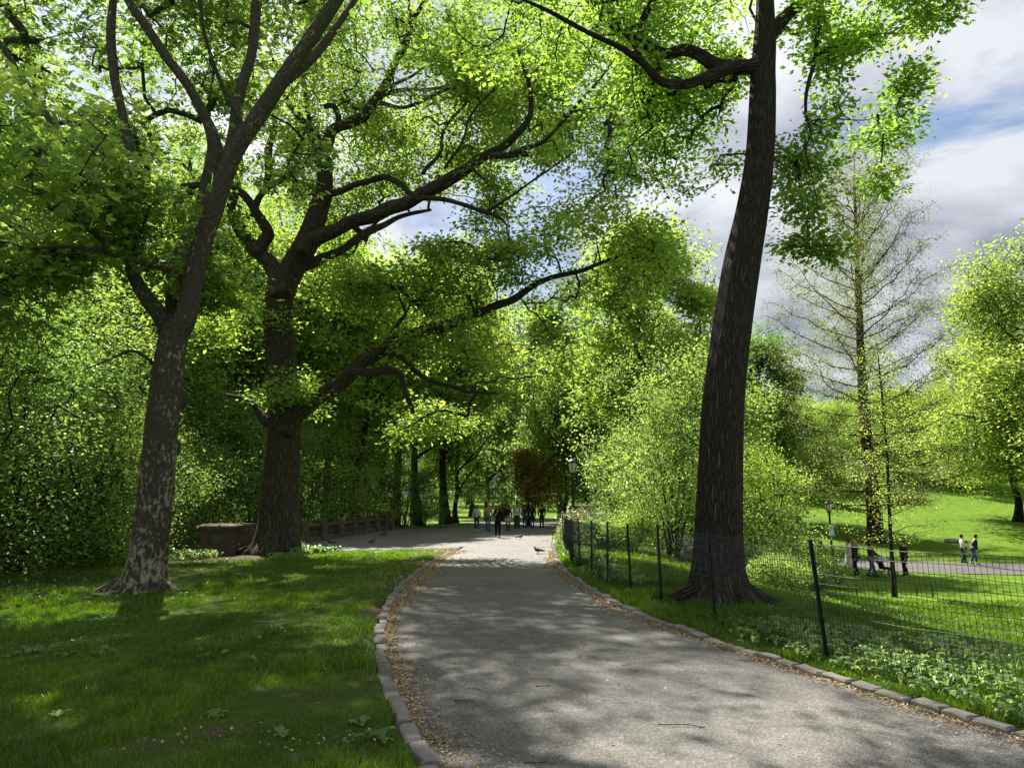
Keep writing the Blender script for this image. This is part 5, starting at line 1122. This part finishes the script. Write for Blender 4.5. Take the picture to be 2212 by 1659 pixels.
a = px_at(1170.5, 1140.5); person(a[0], a[1], 'man in black jacket and dark navy trousers walking away, rightmost of the group', PI + .05, 1.74, (.010,.010,.011), (.014,.018,.032), (.02,.02,.02), (.012,.01,.01), 'short', .45, 'jacket', 'trousers', ((.2, .1), (-.15, .1)), group=PG, z=.004)
LG = 'people on the lower path'
def low(px, py, *k, **kw):
    p = hit(px, py); return person(p[0], p[1], *k, group=LG, z=float(p[2]) + .08, **kw)
low(1776, 1243, 'brown haired person in dark red behind the yellow bush on the lower path', -1.2, 1.68, (.10,.03,.03), (.04,.05,.08), (.03,.03,.03), (.10,.05,.025), 'long', .4, 'jacket', 'trousers')
low(1836, 1244, 'woman in white top and long white skirt with dark red hair on the lower path', -1.4, 1.74, (.72,.70,.66), (.74,.74,.74), (.3,.3,.3), (.09,.025,.02), 'bob', .3, 'shirt', 'long_skirt')
low(1851, 1248, 'woman with long blonde hair dressed in black on the lower path', -1.5, 1.70, (.02,.025,.02), (.012,.012,.014), (.02,.02,.02), (.42,.27,.12), 'long', .6, 'jacket', 'trousers')
lp = low(1884, 1250, 'person in dark red top and blue jeans pushing the stroller', PI/2, 1.62, (.085,.025,.025), (.06,.12,.23), (.03,.03,.03), (.03,.02,.015), 'short', .9, 'shirt', 'trousers', arms=((.6, .6), (.6, .6)))
low(1957, 1247, 'person in dark mottled jacket walking in front of the stroller', -1.3, 1.70, (.035,.035,.022), (.015,.015,.016), (.02,.02,.02), (.02,.016,.012), 'short', .8, 'jacket', 'trousers')
low(2083, 1219, 'dark haired person in pale top on the far side of the lower path', 1.4, 1.72, (.55,.60,.42), (.03,.045,.07), (.04,.04,.04), (.015,.012,.01), 'short', .5, 'sweater', 'trousers')
low(2105, 1222, 'stooping person in navy jacket and jeans on the far side of the lower path', 1.4, 1.80, (.012,.018,.045), (.045,.075,.15), (.45,.45,.45), (.015,.012,.01), 'short', .8, 'jacket', 'trousers', bend=.35)
def stroller():
    p = hit(1911, 1250); root = thing('stroller', 'low black pushchair with a pale hood beside the person in blue jeans', 'pushchair', (p[0], p[1], p[2] + .09), PI/2)
    f = MB()
    for sg in (1, -1): f.tube(A2([(sg*.24,-.42,.14),(sg*.23,-.05,.36),(sg*.22,.34,.78),(sg*.22,.46,.93)]), .014, 6); f.tube(A2([(sg*.25,.34,.14),(sg*.23,.0,.40)]), .014, 6)
    f.tube(A2([(-.22,.46,.93),(.22,.46,.93)]), .018, 6); f.obj('frame', M['iron'], root)
    s = MB(); s.box((0, -.10, .40), (.42, .40, .10)); s.box((0, .14, .60), (.42, .10, .44), rx=-.35); s.box((0, -.36, .28), (.38, .12, .08)); s.obj('seat', cloth((.015,.015,.017)), root, False)
    h = MB(); h.ellipsoid((0, .08, .72), (.24, .32, .26), 14, 10, fn=lambda V: np.column_stack([V[:, 0], V[:, 1], np.maximum(V[:, 2], .0)])); h.obj('hood', cloth((.42,.46,.46)), root)
    wm = MB()
    th = np.linspace(0, 2*PI, 15); wm.tube(np.stack([0*th, .115*np.cos(th), .115*np.sin(th)], -1), .02, 6)
    for k in range(3): a = k*PI/3; wm.tube(A2([(0,-.11*math.cos(a),-.11*math.sin(a)),(0,.11*math.cos(a),.11*math.sin(a))]), .008, 4)
    me = wm.mesh('wheel', M['rubber'])
    for cx, cyy in ((.25,-.42),(-.25,-.42),(.27,.34),(-.27,.34)): o = link('wheel', me, root); o.location = (cx, cyy, .135)
stroller()
MG = 'people resting on the meadow'
for px, py, lab, tp, bt in ((1692,1080,'person in pale blue sitting on the meadow at the left by the shrubs',(.30,.42,.55),(.3,.3,.3)),(1718,1060,'person in blue sitting higher on the slope, right of the leaning trunk',(.10,.22,.42),(.05,.05,.06)),(1866,1057,'person in white sitting behind the bare conifer trunk',(.7,.7,.68),(.2,.2,.22)),
    (2046,1002,'person in light blue sitting highest on the slope',(.16,.36,.45),(.05,.05,.05)),(2058,1003,'person in dark clothes sitting highest on the slope beside the one in light blue',(.03,.03,.035),(.05,.05,.05)),(2069,1024,'person in brown sitting on the upper slope',(.12,.05,.03),(.03,.03,.04)),(2085,1027,'person in black sitting on the upper slope, right of the one in brown',(.012,.012,.014),(.02,.02,.03)),(1802,1052,'person in grey sitting on the slope above the lower lamp post',(.16,.15,.15),(.1,.1,.1))):
    p = hit(px, py); person(p[0], p[1], lab, random.uniform(-1, 1), 1.7, tp, bt, (.1,.1,.1), (.03,.02,.015), 'short', .2, 'shirt', 'trousers', ((.5, .6), (.5, .6)), sitting=True, group=MG)
def lying(px, py, label, tp, bt, rz):
    p = hit(px, py); q = person(p[0], p[1], label, 0, 1.7, tp, bt, (.1,.1,.1), (.03,.02,.015), 'short', .1, 'shirt', 'trousers', ((.2, .2), (.2, .2)), group=MG)['o']
    q.rotation_euler = (-PI/2, 0, rz); q.location.z = float(height(p[0], p[1])) + .16
lying(1768, 1092, 'person in black lying on the grass above the lower lamp post', (.015,.015,.016), (.012,.012,.014), 1.4)
lying(1943, 1086, 'person in white lying on the grass right of the bare conifer', (.68,.66,.62), (.35,.36,.40), 1.6)
for px, py, Y_, lab, tp in ((965, 1127, 78, 'tiny person in pale shirt on the far path left of the central trunk', (.5,.5,.5)), (1047, 1089, 150, 'tiny person in pinkish top far across the meadow', (.5,.32,.28)), (1066, 1087, 152, 'tiny person in violet top far across the meadow', (.35,.16,.55))):
    x_ = ray(px, 1092)[0]/ray(px, 1092)[1]*Y_; person(x_, Y_, lab, 0, 1.7, tp, (.03,.03,.04), (.1,.1,.1), (.03,.02,.015), 'short', .4, 'shirt', 'trousers', group='tiny people far across the park')

# ------------------------------------------------------------------ pigeons, drains, twigs, small things
def pigeon():
    bd = MB(); P_ = A2([(0,.17,.105),(0,.12,.11),(0,.07,.118),(0,.01,.125),(0,-.05,.135),(0,-.085,.155),(0,-.10,.185),(0,-.105,.21),(0,-.118,.225),(0,-.14,.222)])
    bd.tube(P_, np.array([.012,.028,.046,.062,.062,.046,.030,.029,.027,.012]), 12)
    bd.tube(A2([(0,-.135,.222),(0,-.16,.215)]), np.array([.010,.003]), 6, mat=1); bd.tube(A2([(0,.14,.107),(0,.20,.098),(0,.25,.092)]), np.array([.025,.03,.026]), 8, sq=(1, .28))
    for s in (1, -1): bd.ellipsoid((s*.026, -.122, .232), (.005,.005,.005), 6, 4, mat=2)
    bme = bd.mesh('pigeon', [plain('pigeon_grey', (.055,.060,.075), .6, .5, 30), plain('beak', (.05,.04,.04)), M['eye']])
    wg = MB()
    for s in (1, -1): wg.ellipsoid((s*.052, .045, .125), (.016,.115,.042), 10, 8)
    lg = MB()
    for s in (1, -1):
        lg.tube(A2([(s*.025,.0,.085),(s*.026,.012,.045),(s*.026,.0,.004)]), .006, 5)
        for a in (-.6, 0, .6): lg.tube(A2([(s*.026,.0,.006),(s*.026+.03*math.sin(a),-.03*math.cos(a),.004)]), .004, 4)
    return bme, wg.mesh('wings', plain('wing_grey', (.075,.080,.095), .6, .6, 40)), lg.mesh('legs', plain('pigeon_leg', (.30,.08,.07)))
pm = pigeon(); 
for px, py, rz, lab in ((657,1177,1.2,'pigeon nearest the spreading tree trunk on the plaza'),(713,1177,-1.5,'pigeon on the plaza right of the spreading trunk, second from the left'),(804,1175,2.6,'pigeon in the middle of the left plaza, pecking towards the tree'),(830,1159,1.6,'pigeon on the plaza below the balustrade end pier'),
    (951,1143,.6,'pigeon standing far off in front of the central trunk, left one of a pair'),(962,1143,1.7,'pigeon standing far off in front of the central trunk, right one of a pair'),(1124,1164,1.5,'pigeon on the path right of the front woman in black'),(1162,1196,-1.35,'large looking pigeon on the path beside the drain by the right kerb')):
    p = px_at(px, py); o = link('pigeon', pm[0]); tag(o, lab, 'pigeon', 'pigeons on the paving'); o.location = (p[0], p[1], .004); o.rotation_euler = (0, 0, rz); k_ = 1.0; o.scale = (k_, k_, k_)
    link('wings', pm[1], o); link('legs', pm[2], o)
def drain(px, py, w, d, label):
    p = px_at(px, py); root = thing('drain_grate', label, 'drain', (p[0], p[1], .0))
    f = MB(); f.box((0, 0, .004), (w + .1, .05, .012)); f.obj('frame', M['iron'], root, False); 
    g = MB(); n = int(w/.075)
    for k in range(n): g.box((-w/2 + w*(k + .5)/n, d/2, .006), (.032, d, .010))
    g.box((0, d + .025, .005), (w + .1, .05, .012)); g.obj('bars', plain('worn_iron', (.30,.29,.27), .5, .2, 10, .5), root, False)
drain(1181, 1196, .62, .45, 'iron drain grate by the right kerb next to the nearest pigeon'); drain(1171, 1182, .62, .45, 'iron drain grate further along the path, beyond the nearest pigeon')
for px, py, L_, rz, lab in ((1468,1569,.32,-.15,'thin reddish twig lying in the middle of the near path'),(1519,1573,.06,.3,'short dark bark chip right of the reddish twig'),(1354,1438,.10,.1,'small dark stick on the path below the leaning tree'),(1177,1484,.17,.05,'thin stick on the path left of centre'),(1163,1651,.20,-.1,'dark twig at the very bottom of the path'),(870,1381,.20,.0,'dark stick beside the left kerb'),(1004,1516,.18,-.1,'pale twig on the path by the near left kerb litter')):
    p = px_at(px, py); n = 6; t = np.linspace(-.5, .5, n); mb = MB(); mb.tube(np.stack([t*L_, .03*L_*np.sin(t*9), .008 + .02*L_*np.cos(t*4)], -1), np.linspace(.004, .002, n), 6)
    mb.tube(A2([(.1*L_, 0, .01), (.2*L_, .10*L_, .014), (.27*L_, .14*L_, .012)]), .002, 5)
    o = mb.obj('twig', M['bark_red'], None); o.location = (p[0], p[1], .002); o.rotation_euler = (0, 0, rz); tag(o, lab, 'twig')
def paper():
    p = hit(719, 1522); n = 9; g = np.linspace(-.5, .5, n); gx, gy = np.meshgrid(g, g, indexing='ij'); P_ = np.stack([gx.ravel()*.15, gy.ravel()*.10], -1)
    z = .03 + .018*noise(P_, 16) + .35*np.maximum(P_[:, 1], 0); i, j = np.meshgrid(np.arange(n-1), np.arange(n-1), indexing='ij')
    Q = np.stack([i*n+j, (i+1)*n+j, (i+1)*n+j+1, i*n+j+1], -1).reshape(-1, 4)
    V = np.column_stack([P_, z]); V2 = V - np.array((0, 0, .0015)); mb = MB(); mb.add(V, Q); mb.add(V2, Q[:, ::-1])
    o = mb.obj('paper_scrap', M['white'], None, False); o.location = p; o.rotation_euler = (0, 0, .2); tag(o, 'crumpled white scrap of paper on the near left lawn', 'litter')
paper()
def rock(px, py, r, label):
    p = hit(px, py); mb = MB(); mb.ellipsoid((0, 0, 0), r, 22, 14, fn=lambda V: V*(1 + .16*noise(V, 2.6) + .07*noise(V, 6))[:, None]); o = mb.obj('rock_outcrop', M['rock'], None, False); o.location = p; tag(o, label, 'rock')
rock(1748, 1074, (3.0, 1.4, .55), 'low grey rock outcrop in the meadow above the lower lamp post')
rock(2066, 1172, (1.2, .6, .3), 'flat grey rock at the edge of the lower path beside the walking pair')
